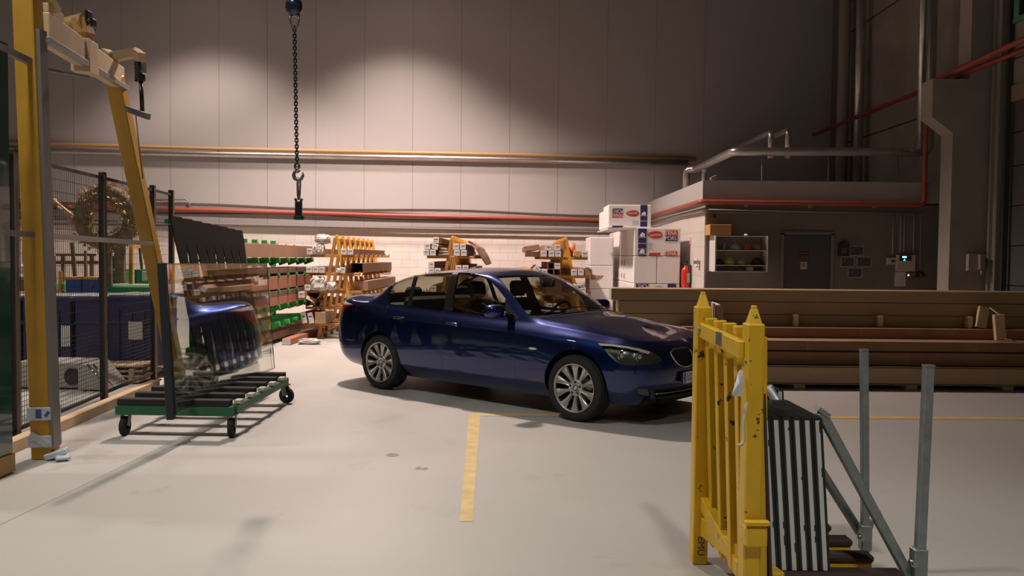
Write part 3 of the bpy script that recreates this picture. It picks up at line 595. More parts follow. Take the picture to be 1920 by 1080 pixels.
    m.add(Q, [(i, (i+1) % n, (i+1) % n+n, i+n) for i in range(n)], 0, True); m.build('lamp_rim', mat('lamp rim grey', (.25, .25, .24), .3, .8), hl)
    for (u, t, r) in ((1.905, 4.15, .050), (2.065, 4.15, .046), (1.79, 4.75, .018)):
        p = F([u], [t])[0]; nn = -FN([u], [t])[0]; ax = Vector((.93, s*.35, .05)).normalized(); c = Vector(((p-nn*.055)[0], s*(p-nn*.055)[1], (p-nn*.055)[2]))
        m = MB(); m.lathe(c-ax*.01, ax, [(-.03, r*.6), (0, r), (.02, r*1.05), (.02, r*.92), (.0, r*.80), (-.01, r*.5)], 24); m.build('reflector', chrome, hl)
        m = MB(); m.lathe(c, ax, [(0, r*.6), (.012, r*.52), (.02, r*.3), (.023, 0)], 20); m.build('bulb_lens', mat('lens glass', (.55, .55, .5), .05, .5, 1), hl)
    tl = car_part('tail_lamp', ['tail', 'tailw'], [redl, whl], car, s, .002, matof={'tail': 0, 'tailw': 1}, label='red and white tail lamp')
    # kidney grille half
    gk = car_part('kidney_grille', ['grill'], dark, car, s, -.04); P = F(*zip(*grill)); N0 = -FN(*zip(*grill))
    m = MB(); m.tube([(p[0]+.002, s*p[1], p[2]) for p in P], .0085, 8, closed=True)
    n = len(P); Q = [(p[0], s*p[1], p[2]) for p in P]+[((p-q*.045)[0], s*(p-q*.045)[1], (p-q*.045)[2]) for p, q in zip(P, N0)]
    m.add(Q, [(i, (i+1) % n, (i+1) % n+n, i+n) for i in range(n)], 1, True); m.build('grille_surround', [chrome, blk], gk)
    m = MB()
    for k in range(9):
        y = .065+.034*k; zs = [p[2] for p in P if abs(p[1]-y) < .045]
        if not zs: continue
        z0, z1 = min(zs)+.004, max(zs)-.004; xx = F(*zip(*inv([(y, (z0+z1)/2)], 'front', (0, 8), (1.8, 9))))[0][0]
        m.box((xx-.018, s*y, (z0+z1)/2), (.02, .006, z1-z0))
    m.build('grille_slats', mat('slat black', (.03, .03, .032), .25), gk)
    fg = car_part('fog_lamp', ['fog'], mat('fog glass', (.10, .105, .11), .12, .3, 1), car, s, -.012)
car_part('windscreen', ['windscreen'], cglass, car, 0, -.003); car_part('rear_window', ['rear_window'], cglass, car, 0, -.003)
car_part('lower_intake', ['intake'], dark, car, 0, -.03)
m = MB(); P = F(*zip(*inv([(.56, .312), (.4, .308), (.2, .303), (.001, .300)], 'front', (0, 8), (1.8, 9)))); m.tube([(p[0]-.002, p[1], p[2]) for p in P]+[(p[0]-.002, -p[1], p[2]) for p in P[::-1]], .0045, 6); m.build('intake_strip', chrome, car)
cab = (CP_[CT][:, :, 0].mean(1) > -1.98) & (CP_[CT][:, :, 0].mean(1) < 1.0) & (CP_[CT][:, :, 1].mean(1) > 7.55)
car_part('headliner', ['body', 'seam', 'frame', 'chrome', 'hood'], lin, car, 0, -.022, extra=cab, flip=True)
# roundels
def join_into(o, other, mi):
    bm = bmesh.new(); bm.from_mesh(o.data); n0 = len(bm.faces); bm.from_mesh(other.data); bm.faces.ensure_lookup_table()
    for f in bm.faces[n0:]: f.material_index = mi
    bm.to_mesh(o.data); bm.free(); bpy.data.objects.remove(other)
def roundel(c, nrm, upv, r, parent):
    z = Vector(nrm).normalized(); x = Vector(upv).cross(z).normalized(); y = z.cross(x); M = Matrix((x, y, z)).transposed(); n = 32; m = MB(); c = Vector(c)
    cs = lambda a, rr, h: c+M@Vector((rr*math.cos(a), rr*math.sin(a), h))
    m.lathe(c, z, [(0, r), (.003, r), (.0034, r*.94), (.003, r*.92)], n, 0)
    m.add([cs(2*math.pi*i/n, r*.92, .0030) for i in range(n)], [list(range(n))], 1)
    m.lathe(c, z, [(.0030, r*.60), (.0034, r*.60), (.0034, r*.54)], n, 0)
    for q in range(4): m.add([c+z*.0033]+[cs(math.pi/2*q+math.pi/2*i/8, r*.56, .0033) for i in range(9)], [list(range(10))], 2 if q % 2 else 3)
    o = m.build('roundel_badge', [chrome, blk, mat('badge blue', (.05, .2, .6), .2), mat('badge white', (.85, .85, .85), .2)], parent)
    for ch, a in (('B', 128), ('M', 90), ('W', 52)):
        A = math.radians(a); p = c+M@Vector((r*.76*math.cos(A), r*.76*math.sin(A), .0035)); Rz = Matrix.Rotation(A-math.pi/2, 3, 'Z')
        tl_ = text_mesh('badge_letter', ch, r*.34, MATS['badge white'], p, M@Rz, None, .0002); join_into(o, tl_, 3)
    return o
p = F([2.37], [6.9])[0]; nn = -FN([2.34], [6.9])[0]; roundel((p[0]-.002, 0, p[2]+.004), (nn[0], 0, nn[2]), (0, 0, 1), .041, car)
# number plate
pl = MB(); pl.box((2.292, 0, .445), (.008, .52, .114), None, 0, .003); pl.box((2.2965, -.2415, .445), (.001, .037, .108), None, 1)
plo = pl.build('number_plate', [mat('plate white', (.72, .72, .70), .3), mat('plate blue', (.02, .06, .35), .3)], car)
m = MB(); m.box((2.275, 0, .445), (.03, .50, .10)); m.build('plate_holder', blk, plo)
RX = Matrix(((0, 0, 1), (1, 0, 0), (0, 1, 0)))
text_mesh('plate_letters', 'LC', .092, mat('plate black', (.01, .01, .01), .5), (2.2973, -.150, .447), RX, plo, .0003, 'CENTER', .85); text_mesh('plate_letters', 'PL', .026, MATS['plate white'], (2.2975, -.2415, .408), RX, plo, .0002)
# sticker, wipers, mirror inside
def on(u, t, off): p = F([u], [t])[0]; q = -FN([u], [t])[0]; return p-q*off, q
for (u, t, sz, rnd) in ((.775, 9.75, .055, 0), (.80, 10.35, .04, 1)):
    a, q = on(u, t, .007); z = Vector((q[0], -q[1], q[2])); x = Vector((0, 0, 1)).cross(z).normalized(); y = z.cross(x); c = Vector((a[0], -a[1], a[2])); m = MB()
    if rnd: m.add([c+x*(sz/2*math.cos(k*.3927))+y*(sz/2*math.sin(k*.3927)) for k in range(16)], [list(range(16))])
    else: m.quad(c-x*sz*.6-y*sz/2, c+x*sz*.6-y*sz/2, c+x*sz*.6+y*sz/2, c-x*sz*.6+y*sz/2)
    m.build('windscreen_sticker', mat('sticker white', (.7, .72, .7), .6) if rnd else mat('sticker green', (.18, .5, .3), .6), car)
for (ya, yb) in ((-.62, -.02), (-.05, .60)):
    m = MB(); P = []
    for k in range(7):
        f = k/6; y = ya+(yb-ya)*f; xc = 1.0-.17*(y/.72)**2-.05*math.sin(math.pi*f)*.3; q = inv([(xc-.03, abs(y))], 'top', (8.5, 15), (.4, 1.2))[0]; a, nq = on(q[0], q[1], -.012); P.append((a[0], math.copysign(a[1], y), a[2]))
    m.tube(P, .006, 6); m.build('wiper', blk, car)
# underbody
m = MB(); m.box((0, 0, .23), (2.1, 1.50, .10)); m.box((0, 0, .27), (4.3, .9, .14)); m.box((1.98, 0, .25), (.28, 1.3, .08)); m.box((-2.1, 0, .33), (.5, 1.3, .10)); m.build('underbody', dark, car)
# interior
m = MB(); m.box((-.3, 0, .32), (2.7, 1.45, .04))
for s in (-1, 1): m.box((-.35, s*.765, .64), (2.1, .05, .62), None, 0, .02)
m.box((-1.62, 0, .985), (.45, 1.30, .05), None, 0, .02); m.build('cabin_lining', cloth, car)
m = MB(); n = 24; sec = [(.40, .70), (.42, .90), (.50, .955), (.66, .97), (.86, .945), (.94, .90), (.94, .70)]
m.prism([(x, -.72, z) for x, z in sec], (0, 1.44, 0)); m.sphere((.48, .36, .955), .17, 0, 20, 8, (.8, 1.1, .30)); m.build('dashboard', mat('dashboard', (.05, .047, .043), .6, bump=.15, bscale=300), car)
m = MB(); ax = Vector((-.9, 0, .42)).normalized(); m.lathe((.30, .36, .92), ax, [(.016*math.cos(a), .185+.016*math.sin(a)) for a in np.linspace(0, 2*math.pi, 9)[:-1]], 32, closed=True)
m.lathe((.32, .36, .915), ax, [(-.02, .06), (.015, .05), (.02, 0)], 20); m.bar((.30, .20, .92), (.30, .52, .92), .03, .02); m.bar((.30, .36, .92), (.39, .36, .77), .04, .02); m.build('steering_wheel', mat('wheel leather', (.02, .02, .02), .5), car)
def seat(x, y, w, rear=False):
    m = MB(); m.box((x+.25, y, .50), (.52, w, .20), (0, -.10, 0), 0, .05)
    m.box((x-.08, y, .83), (.15, w*.96, .58), (0, -.30, 0), 0, .055); o = m.build('seat', cloth, car); return o
for y in (-.37, .37):
    seat(-.18, y, .52); m = MB(); m.box((-.345, y, 1.225), (.10, .27, .19), (0, -.15, 0), 0, .04); m.cyl((-.33, y-.06, 1.05), (-.34, y-.06, 1.2), .007); m.cyl((-.33, y+.06, 1.05), (-.34, y+.06, 1.2), .007); m.build('headrest', cloth, car)
seat(-1.12, 0, 1.36)
for y in (-.42, .42): m = MB(); m.box((-1.36, y, 1.16), (.09, .26, .13), (0, -.15, 0), 0, .035); m.build('headrest', cloth, car)
m = MB(); m.box((.42, 0, 1.30), (.03, .24, .06), (0, .3, 0), 0, .012); m.cyl((.46, 0, 1.30), (.50, 0, 1.36), .01); m.build('rear_view_mirror', blk, car)
# wheels (outer face towards -y)
def make_wheel():
    w = bpy.data.objects.new('wheel', None); COL.objects.link(w)
    T = MB(); R = .327; T.lathe((0, 0, 0), (0, 1, 0), [(-.100, .240), (-.112, .262), (-.1175, .29), (-.110, .312), (-.092, .3235), (-.085, .3245), (-.084, .3205), (-.078, .3205), (-.077, R), (-.03, R), (-.029, .3215), (-.022, .3215), (-.021, R), (.021, R), (.022, .3215), (.029, .3215), (.03, R), (.09, .324), (.1175, .29), (.10, .24)], 64)
    T.build('tyre', rub, w)
    RM = MB(); RM.lathe((0, 0, 0), (0, 1, 0), [(-.095, .226), (-.108, .230), (-.114, .238), (-.112, .243), (-.106, .243), (-.100, .236)], 64)
    RM.lathe((0, 0, 0), (0, 1, 0), [(-.095, .226), (-.07, .220), (.05, .205), (.10, .225), (.10, .236)], 64, 1)
    m = MB(); m.lathe((0, 0, 0), (0, 1, 0), [(-.030, .0), (-.030, .16), (-.022, .165), (-.02, .0)], 40); m.build('brake_disc', disc, w)
    m = MB(); m.lathe((0, 0, 0), (0, 1, 0), [(.0, .0), (.0, .225)], 40); m.build('wheel_back', dark, w)
    m = RM
    for k in range(10):
        A = 2*math.pi*(k+.5)/10; er = Vector((math.cos(A), 0, math.sin(A))); et = Vector((-math.sin(A), 0, math.cos(A))); ey = Vector((0, 1, 0)); vs = []
        st = [(.045, .013, -.080), (.080, .0150, -.082), (.12, .0185, -.088), (.17, .0285, -.095), (.205, .038, -.100), (.232, .046, -.100)]
        for r, hw, y in st:
            for (a, b) in ((-1.0, .030), (-1.0, .006), (-.72, 0), (0, .007), (.72, 0), (1.0, .006), (1.0, .030)): vs.append(er*r+et*(a*hw)+ey*(y+b))
        n = 7; fs = [(i*n+j, i*n+j+1, (i+1)*n+j+1, (i+1)*n+j) for i in range(5) for j in range(n-1)]; m.add(vs, fs, 0, False)
    m.lathe((0, 0, 0), (0, 1, 0), [(-.02, .088), (-.078, .084), (-.086, .076), (-.087, .040), (-.080, .036), (-.080, 0)], 40)
    for k in range(5):
        A = 2*math.pi*k/5+.3; c = Vector((math.cos(A)*.058, 0, math.sin(A)*.058)); m.lathe(c, (0, -1, 0), [(.0870, .0125), (.0885, .0125), (.089, .0)], 16, 2)
    m.build('rim', [alloy, mat('rim barrel', (.05, .05, .048), .5, .6), blk], w)
    roundel((0, -.080, 0), (0, -1, 0), (0, 0, 1), .034, w)
    return w
wh = make_wheel(); wh.parent = car; wh.location = (1.444, -.795, .327)
for (x, y, r) in ((-1.444, -.795, 0), (1.444, .795, math.pi), (-1.444, .795, math.pi)):
    c = wh.copy(); COL.objects.link(c); c.parent = car; c.location = (x, y, .327); c.rotation_euler = (0, .2, r)
    for ch in list(wh.children): d = ch.copy(); COL.objects.link(d); d.parent = c
# ---------------------------------------------------------------- racks along the back wall
yel = mat('rack yellow', (.72, .36, .04), .5, vary=.12, vscale=6); ora = mat('rack ochre', (.44, .22, .06), .6, vary=.2, vscale=5)
card = mat('brown cardboard', (.36, .205, .125), .8, vary=.12, vscale=3); card2 = mat('tan cardboard', (.42, .29, .18), .8, vary=.12, vscale=3); cardd = mat('dark cardboard', (.16, .085, .06), .85, vary=.2, vscale=3); redc = mat('red-brown cardboard', (.36, .14, .085), .75, vary=.15, vscale=3)
wlab = mat('white label', (.78, .78, .78), .6); ink = mat('grey print', (.12, .13, .2), .7); plast = mat('crumpled film', (.62, .60, .56), .25, .0, .5, vary=.3, vscale=12, bump=1.0, bscale=28)
wood = mat('pale timber', (.56, .40, .24), .7, vary=.15, vscale=8)
ORD = ['first', 'second', 'third', 'fourth', 'fifth']
def long_carton(c, w, h, L, mt, label, group, lab=True, rot=(0, 0, 0), name='long_carton', world=True):
    """c = centre of the front end (towards the camera); runs away from it"""
    e = Euler(rot); t = thing(name, c, label, 'carton', group, rot, world=False)
    m = MB(); m.box((0, L/2, 0), (w, L, h), None, 0, .004); m.build('carton_body', mt, t)
    if lab:
        m = MB(); m.box((0, -.003, 0), (w*.94, .005, h*.94), None, 0, .001); m.box((0, -.0065, h*.12), (w*.6, .002, h*.13), None, 1); m.box((-w*.1, -.0065, -h*.18), (w*.35, .002, h*.06), None, 2); m.build('end_label', [wlab, ink, mat('faint print', (.45, .45, .5), .7)], t)
    return t
def open_carton(c, w, h, L, mt, label, group, rot=(0, 0, 0), flap=True):
    t = thing('open_carton', c, label, 'carton', group, rot, world=False); m = MB(); k = .006
    for (x, z, a, b) in ((-w/2, 0, k, h), (w/2, 0, k, h), (0, -h/2, w, k), (0, h/2, w, k)): m.box((x, L/2, z), (a, L, b))
    m.box((0, L-.01, 0), (w, .01, h)); m.build('carton_body', mt, t)
    if flap: m = MB(); m.box((0, -.045, -h/2-.035), (w, .10, k), (.7, 0, 0)); m.build('flap', card2, t)
    return t
def bundle(c, sx, sy, sz, label, seed=1, mt=None, name='wrapped_bundle'):
    random.seed(seed); m = MB(); n, q = 18, 10; vs = []
    for i in range(q+1):
        th = -math.pi/2+math.pi*i/q
        for j in range(n):
            ph = 2*math.pi*j/n; r = 1+random.uniform(-.13, .13); cx = math.copysign(abs(math.cos(ph))**.6, math.cos(ph)); sy_ = math.copysign(abs(math.sin(ph))**.6, math.sin(ph))
            vs.append((c[0]+sx*r*math.cos(th)**.6*cx, c[1]+sy*r*math.cos(th)**.6*sy_, c[2]+sz*r*math.copysign(abs(math.sin(th))**.7, math.sin(th))))
    m.add(vs, [(i*n+j, i*n+(j+1) % n, (i+1)*n+(j+1) % n, (i+1)*n+j) for i in range(q) for j in range(n)], 0, False)
    return solo(m, name, mt or plast, label, 'bundle')
LV = [.30, .62, .93, 1.27, 1.62]           # shelf heights
def yellow_rack(X0, name, label, y0=16.0, y1=20.0):
    t = thing('cantilever_rack', (X0, y0, 0), label, 'rack', None)
    n = 8; ys = [y0+(y1-y0)*i/(n-1) for i in range(n)]
    for i, y in enumerate(ys):
        m = MB(); m.bar((X0-.34, y, 0), (X0-.02, y, 1.95), .06, .05, 0, .006, (0, 1, 0)); m.bar((X0+.40, y, 0), (X0+.0, y, 2.0), .06, .05, 1, .006, (0, 1, 0)); m.build('upright', [ora, yel], t)
        for z in LV:
            w = .62-.10*z; m = MB(); m.box((X0-.03, y, z-.025), (2*w, .045, .05), None, 0, .005); m.box((X0-.03+w-.01, y, z+.01), (.02, .045, .05)); m.box((X0-.03-w+.01, y, z+.01), (.02, .045, .05)); m.build('arm', ora, t)
    m = MB(); m.box((X0, (y0+y1)/2, 1.9), (.05, y1-y0, .05)); m.box((X0-.3, (y0+y1)/2, .1), (.05, y1-y0, .05)); m.box((X0+.36, (y0+y1)/2, .1), (.05, y1-y0, .05)); m.build('long_beam', ora, t)
    return t
yellow_rack(-3.38, 'b', 'yellow cantilever rack of long cartons behind the car boot, left of the three')
yellow_rack(-1.15, 'c', 'yellow cantilever rack showing above the car roof, middle of the three')
yellow_rack(1.02, 'd', 'yellow cantilever rack seen over the windscreen, right of the three')
RN = {'b': 'left yellow rack', 'c': 'middle yellow rack', 'd': 'right yellow rack'}; LN = ['lowest', 'low', 'middle', 'upper', 'top']
def put(rack, lvl, x, mt=card, w=.115, h=.115, L=3.9, side='left', pos='', up=0, rot=(0, 0, 0), y=15.86, lab=True, kind='white-ended carton'):
    long_carton((x, y, LV[lvl]+h/2+.002+up), w, h, L, mt, '%s, %s side, %s shelf of the %s%s' % (kind, side, LN[lvl], RN[rack], pos), 'long cartons on the '+RN[rack], lab, rot)
# left rack
for i, x in enumerate((-3.86, -3.74)): put('b', 4, x, side='left', pos=', '+['outermost', 'inner'][i])
for i, x in enumerate((-3.21, -3.085)): put('b', 4, x, side='right', pos=', '+['inner', 'outer'][i])
for i, x in enumerate((-3.87, -3.75, -3.63)): put('b', 3, x, side='left', pos=', '+ORD[i]+' from the left')
put('b', 3, -3.235, side='right', pos=', tilted', rot=(0, .12, 0), L=1.2)
open_carton((-3.00, 16.05, LV[3]+.10), .24, .18, 3.8, card, 'open-mouthed brown carton with a hanging flap on the left yellow rack', None)
put('b', 2, -3.90, side='left', pos=', under the film bundle', L=3.6); put('b', 2, -2.92, side='right', mt=card, w=.26, h=.19, lab=False, kind='wide plain brown carton', y=16.1, L=3.8)
put('b', 1, -2.90, side='right', mt=cardd, w=.2, h=.15, lab=False, kind='dark plain carton', y=16.1, L=3.8)
put('b', 0, -3.97, side='left', w=.10, h=.22, L=1.0, rot=(0, -.2, 0), pos=', outermost', kind='narrow leaning carton'); put('b', 0, -3.84, side='left', w=.10, h=.22, L=1.0, rot=(0, -.2, 0), pos=', next one in', kind='narrow leaning carton')
put('b', 0, -3.66, side='left', mt=card2, w=.20, h=.22, L=.7, lab=False, kind='squat tan carton')
long_carton((-3.975, 15.7, .86), .12, .12, 3.0, card, 'white-ended carton jutting out left of the left yellow rack, middle shelf', 'long cartons on the left yellow rack')
bundle((-3.70, 15.95, LV[4]+.10), .10, .14, .10, 'crumpled white film wrapped round cartons at the top left of the left yellow rack', 2)
bundle((-3.66, 16.1, LV[4]+.30), .14, .2, .09, 'crumpled white film lying on top of the left yellow rack', 3)
bundle((-3.70, 15.95, LV[2]+.13), .15, .16, .13, 'large ball of crumpled film on the middle shelf of the left yellow rack', 4)
bundle((-3.45, 15.95, LV[2]+.09), .09, .16, .08, 'small torn white wrapping beside the ball of film on the left yellow rack', 5)
bundle((-3.30, 15.95, LV[3]+.05), .07, .1, .045, 'small scrap of wrapping on the upper shelf of the left yellow rack', 6)
for i, (x, z) in enumerate(((-3.90, LV[1]+.07), (-3.72, LV[1]+.06))):
    m = MB(); m.tube([(x, 15.9, z), (x, 18.0, z)], .055, 16, cap=False); m.tube([(x, 18.0, z), (x, 15.9, z)], .045, 16, cap=False); solo(m, 'cardboard_tube', card2, ['left', 'right'][i]+' of the two open cardboard tubes on the left yellow rack', 'tube', 'cardboard tubes')
open_carton((-3.80, 15.9, LV[1]+.26), .22, .16, 1.0, card, 'torn open carton tipped above the tubes on the left yellow rack', None, (0, .5, .1))
bundle((-3.10, 15.9, .66), .08, .08, .07, 'crushed white paper on the right end of the left yellow rack', 8)
# middle rack
for i, (x, u) in enumerate(((-1.64, 0), (-1.515, 0), (-1.62, .118), (-1.47, .118), (-1.455, .24))): put('c', 4, x, up=u, side='left', pos=', '+['bottom layer, outer', 'bottom layer, inner', 'second layer, outer', 'second layer, askew', 'alone on top'][i], rot=(0, (0, 0, 0, .25, .06)[i], 0))
for i, (x, u) in enumerate(((-1.055, .0), (-.925, .0), (-1.07, .118), (-.945, .118))): put('c', 4, x, up=u, side='right', pos=', '+['bottom layer, inner', 'bottom layer, outer', 'upper layer, inner', 'upper layer, outer'][i])
for i, (x, u) in enumerate(((-1.54, .118), (-1.54, 0), (-1.42, 0))): put('c', 3, x, up=u, side='left', pos=', '+['in the upper layer', 'bottom layer, outer', 'bottom layer, inner'][i])
for i, x in enumerate((-1.02, -.89)): put('c', 3, x, up=.06, side='right', pos=', '+['inner', 'outer'][i])
put('c', 3, -.76, side='right', mt=mat('grey carton', (.2, .22, .2), .7), w=.10, h=.13, lab=False, kind='dark grey carton')
put('c', 2, -1.5, side='left'); put('c', 2, -.85, side='right', L=3.6)
m = MB(); m.prism([(-.84, 16.2, 1.92), (-.66, 16.25, 1.80), (-.55, 16.3, 1.62), (-.48, 16.3, 1.45), (-.52, 16.3, 1.45), (-.62, 16.25, 1.60), (-.72, 16.2, 1.76), (-.88, 16.2, 1.90)], (0, 3.2, 0)); solo(m, 'cardboard_sheet', card, 'bent brown cardboard sheet hanging off the right side of the middle yellow rack', 'sheet')
for i in range(3): m = MB(); m.box((-1.32, 16.2, LV[4]+.03+.055*i), (.20-.03*i, .5, .03), (0, .1*i-.1, 0)); solo(m, 'packing_strip', mat('pale packing', (.62, .55, .42), .7), ['lowest', 'middle', 'upper'][i]+' pale packing strip stacked in the top of the middle yellow rack', 'packing')
# right rack
for i, (x, u) in enumerate(((.60, 0), (.745, 0), (.87, 0), (.68, .118), (.86, .12))): put('d', 4, x, up=u, side='left', pos=', '+['bottom layer, outer', 'bottom layer, middle', 'bottom layer, inner', 'upper layer, left', 'upper layer, right'][i], mt=card if i != 4 else card2)
put('d', 4, .42, side='left', mt=card2, w=.24, h=.10, lab=False, kind='flat tan carton', L=3.4, y=16.4); put('d', 4, .38, up=.12, side='left', mt=card, w=.30, h=.10, rot=(0, -.15, 0), lab=False, kind='flat brown carton', L=3.4, y=16.3)
put('d', 4, 1.38, side='right', pos=', outermost'); m = MB(); m.box((1.22, 16.1, LV[4]+.07), (.10, .4, .12), (0, .2, 0), 0, .01); solo(m, 'small_box', mat('ochre card', (.6, .33, .1), .7), 'small ochre box beside the outermost carton on top of the right yellow rack', 'box')
m = MB(); m.tube([(1.16, 16.15, LV[4]+.0), (1.16, 16.15, LV[4]+.27)], .06, 18); solo(m, 'red_tub', mat('coral plastic', (.75, .20, .14), .5), 'coral red tub standing by the yellow tip of the right yellow rack', 'tub')
for i, (x, u) in enumerate(((.62, 0), (.86, .118))): put('d', 3, x, up=u, side='left', pos=', '+['outer, opened', 'upper layer, inner'][i])
for i, (x, u) in enumerate(((.73, 0), (.86, 0), (.74, .12))): open_carton((x, 15.85, LV[3]+.06+u), .115, .115, 3.6, card, ['outer', 'inner', 'upper'][i]+' open-ended carton, left side, upper shelf of the right yellow rack', None, flap=False)
put('d', 3, .47, up=.05, side='left', rot=(0, .8, 0), pos=', turned on its corner', L=2.0); put('d', 3, .30, side='left', mt=card, w=.30, h=.10, lab=False, kind='flat brown carton', y=16.6, L=3.0, rot=(0, -.1, .05))
for i, x in enumerate((1.18, 1.31)): put('d', 3, x, side='right', pos=', '+['inner', 'outer'][i])
put('d', 3, 1.46, side='right', mt=card, w=.14, h=.12, lab=False, kind='plain brown carton', y=15.95)
for i, x in enumerate((1.22, 1.35)): put('d', 2, x, side='right', pos=', '+['inner', 'outer'][i])
bundle((1.27, 15.95, LV[2]+.15), .12, .1, .035, 'crumpled white wrapping on the cartons low on the right yellow rack', 9)
put('d', 1, .85, side='left'); put('d', 1, .72, side='left', pos=', outer')
put('d', 2, .8, side='left', mt=cardd, w=.3, h=.2, lab=False, kind='dark plain carton')
# ---------------------------------------------------------------- green racks on the left
grn = mat('rack green', (.05, .27, .07), .5, vary=.1); grb = mat('bright green', (.05, .50, .10), .45)
t = thing('cantilever_rack', (-4.7, 13, 0), 'green cantilever rack of brown cartons left of the yellow racks', 'rack')
GL = [.42, .72, 1.0, 1.28, 1.56]; ys = [12.9+.62*i for i in range(8)]
for y in ys:
    m = MB(); m.box((-4.95, y, .95), (.10, .07, 1.9), None, 0, .005); m.bar((-4.95, y, 1.6), (-4.50, y, 1.81), .03, .05, 0, 0, (0, 1, 0)); m.build('upright', grn, t)
    for z in GL: m = MB(); m.bar((-4.95, y, z-.06), (-4.12, y, z-.03), .05, .07, 0, .004, (0, 1, 0)); m.box((-4.22, y, z-.07), (.2, .05, .09), (0, -.35, 0)); m.build('arm', grb if z < .5 else grn, t)
m = MB(); m.box((-4.95, 15.05, .1), (.12, 4.6, .12)); m.build('base_beam', grn, t)
for j, (z, mt_, w, h, nm) in enumerate(((GL[4], card, .34, .23, 'upper brown'), (GL[3], cardd, .55, .09, 'dark thin'), (GL[2], redc, .34, .23, 'red-brown'), (GL[1]+.152, cardd, .5, .10, 'dark'), (GL[1], redc, .38, .15, 'lower red-brown'))):
    long_carton((-4.15-w/2, 12.8, z+h/2), w, h, 4.5, mt_, nm+' long carton along the green rack, %s of the five rows' % ['topmost', 'second', 'third', 'fourth', 'lowest'][j], 'cartons on the green rack', lab=False)
m = MB(); m.box((-4.47, 15.1, .15), (.34, 3.8, .15), (0, .12, 0), 0, .01); solo(m, 'flat_carton', card, 'sagging brown carton along the foot of the green rack', 'carton')
a, b = gr(537, 641, .06), gr(628, 606, .10)
d = (b-a); t = thing('long_carton', a, 'brown carton lying askew on the floor between the green and yellow racks', 'carton', None, (0, 0, math.atan2(d.y, d.x)-math.pi/2), world=False)
m = MB(); m.box((0, 1.2, 0), (.16, 2.4, .11), None, 0, .004); m.build('carton_body', redc, t); m = MB(); m.box((0, -.004, 0), (.15, .006, .105)); m.build('end_label', wlab, t)
a = gr(519, 628, .0); t = thing('open_carton', (a.x-.05, a.y+.1, .16), 'brown open tray carton lying by the foot of the green rack', 'carton', None, (0, .25, -.35), world=False)
m = MB()
for (x, z, a_, b_) in ((-.11, 0, .006, .2), (.11, 0, .006, .2), (0, -.1, .22, .006)): m.box((x, 1.1, z), (a_, 2.2, b_))
m.build('carton_body', card, t)
p = gr(580, 640, .05); bundle((p.x, p.y, .05), .2, .12, .05, 'crumpled dirty film on the floor at the foot of the left yellow rack', 11)
# ---------------------------------------------------------------- white boxes
wbox = mat('white card box', (.80, .76, .74), .6, vary=.04, vscale=3); navy = mat('navy print', (.02, .025, .10), .6); redk = mat('red print', (.55, .04, .03), .6); seamk = mat('box seam', (.45, .40, .38), .8)
def tena(t, x, y, z, s, flip=False):           # logo block on a front face: red over navy with white lettering
    m = MB(); m.box((x, y, z+(.25*s if not flip else -.25*s)), (1.15*s, .002, .5*s)); o = m.build('printed_block', redk, t)
    m = MB(); m.box((x, y, z-(.25*s if not flip else -.25*s)), (1.15*s, .002, .5*s)); m.build('printed_block', navy, t)
    R = FACE_CAM@Matrix.Rotation(math.pi if flip else 0, 3, 'Z'); k = -1 if flip else 1
    text_mesh('lettering', 'TENA', .52*s, wlab, (x-.06*s*k, y-.002, z+.24*s*k), R, t, .0004, 'CENTER', .85); text_mesh('lettering', 'PORS', .52*s, wlab, (x-.06*s*k, y-.002, z-.24*s*k), R, t, .0004, 'CENTER', .85)
def oval(t, x, y, z, s, flip=False):
    m = MB(); pts = [(x+s*.62*math.cos(a), y, z+s*.30*math.sin(a)*(1+.2*math.cos(a))) for a in np.linspace(0, 2*math.pi, 25)[:-1]]; m.prism(pts, (0, .002, 0)); m.build('printed_oval', redk, t)
    R = FACE_CAM@Matrix.Rotation((math.pi if flip else 0)+.08, 3, 'Z'); text_mesh('lettering', 'termo', .34*s, wlab, (x, y-.002, z), R, t, .0004, 'CENTER', 1.1, .3)
def band(t, x, y, z0, z1, w, flip=False):
    m = MB(); m.box((x, y, (z0+z1)/2), (w, .002, z1-z0)); m.build('navy_band', navy, t); zz = z0+(z1-z0)*(.68 if not flip else .60); s = w
    m = MB(); m.box((x, y-.001, z0+(z1-z0)*.26), (w, .002, .008)); m.prism([(x-.32*s, y-.002, zz-.2*s), (x+.3*s, y-.002, zz-.2*s), (x+.3*s, y-.002, zz+.12*s), (x+.02*s, y-.002, zz+.35*s), (x-.1*s, y-.002, zz+.22*s), (x-.32*s, y-.002, zz+.02*s)], (0, .001, 0)); m.box((x, y-.002, zz-.28*s), (.95*s, .002, .05*s)); m.build('house_mark', wlab, t)
BY = 15.5; bx0, bx1 = 2.26, 3.13
Z = [.12, .62, 1.14, 1.66, 2.185]
def whitebox(x0, x1, y0, y1, z0, z1, label, group='white boxes on the pallet', seams=True):
    t = thing('white_box', ((x0+x1)/2, (y0+y1)/2, z0), label, 'box', group); m = MB(); m.box(((x0+x1)/2, (y0+y1)/2, (z0+z1)/2), (x1-x0-.008, y1-y0-.008, z1-z0-.006), None, 0, .012); m.build('box_body', wbox, t)
    return t
m = MB()
for k in range(5): m.box((2.7, 15.6+k*.95, .105), (.95, .16, .02)); 
for x in (2.3, 2.7, 3.1): m.box((x, 17.5, .05), (.10, 4.0, .10))
t = m.build('pallet', wood); tag(t, 'long timber pallet under the stacked white boxes', 'pallet')
rown = ['bottom', 'second', 'third', 'fourth']
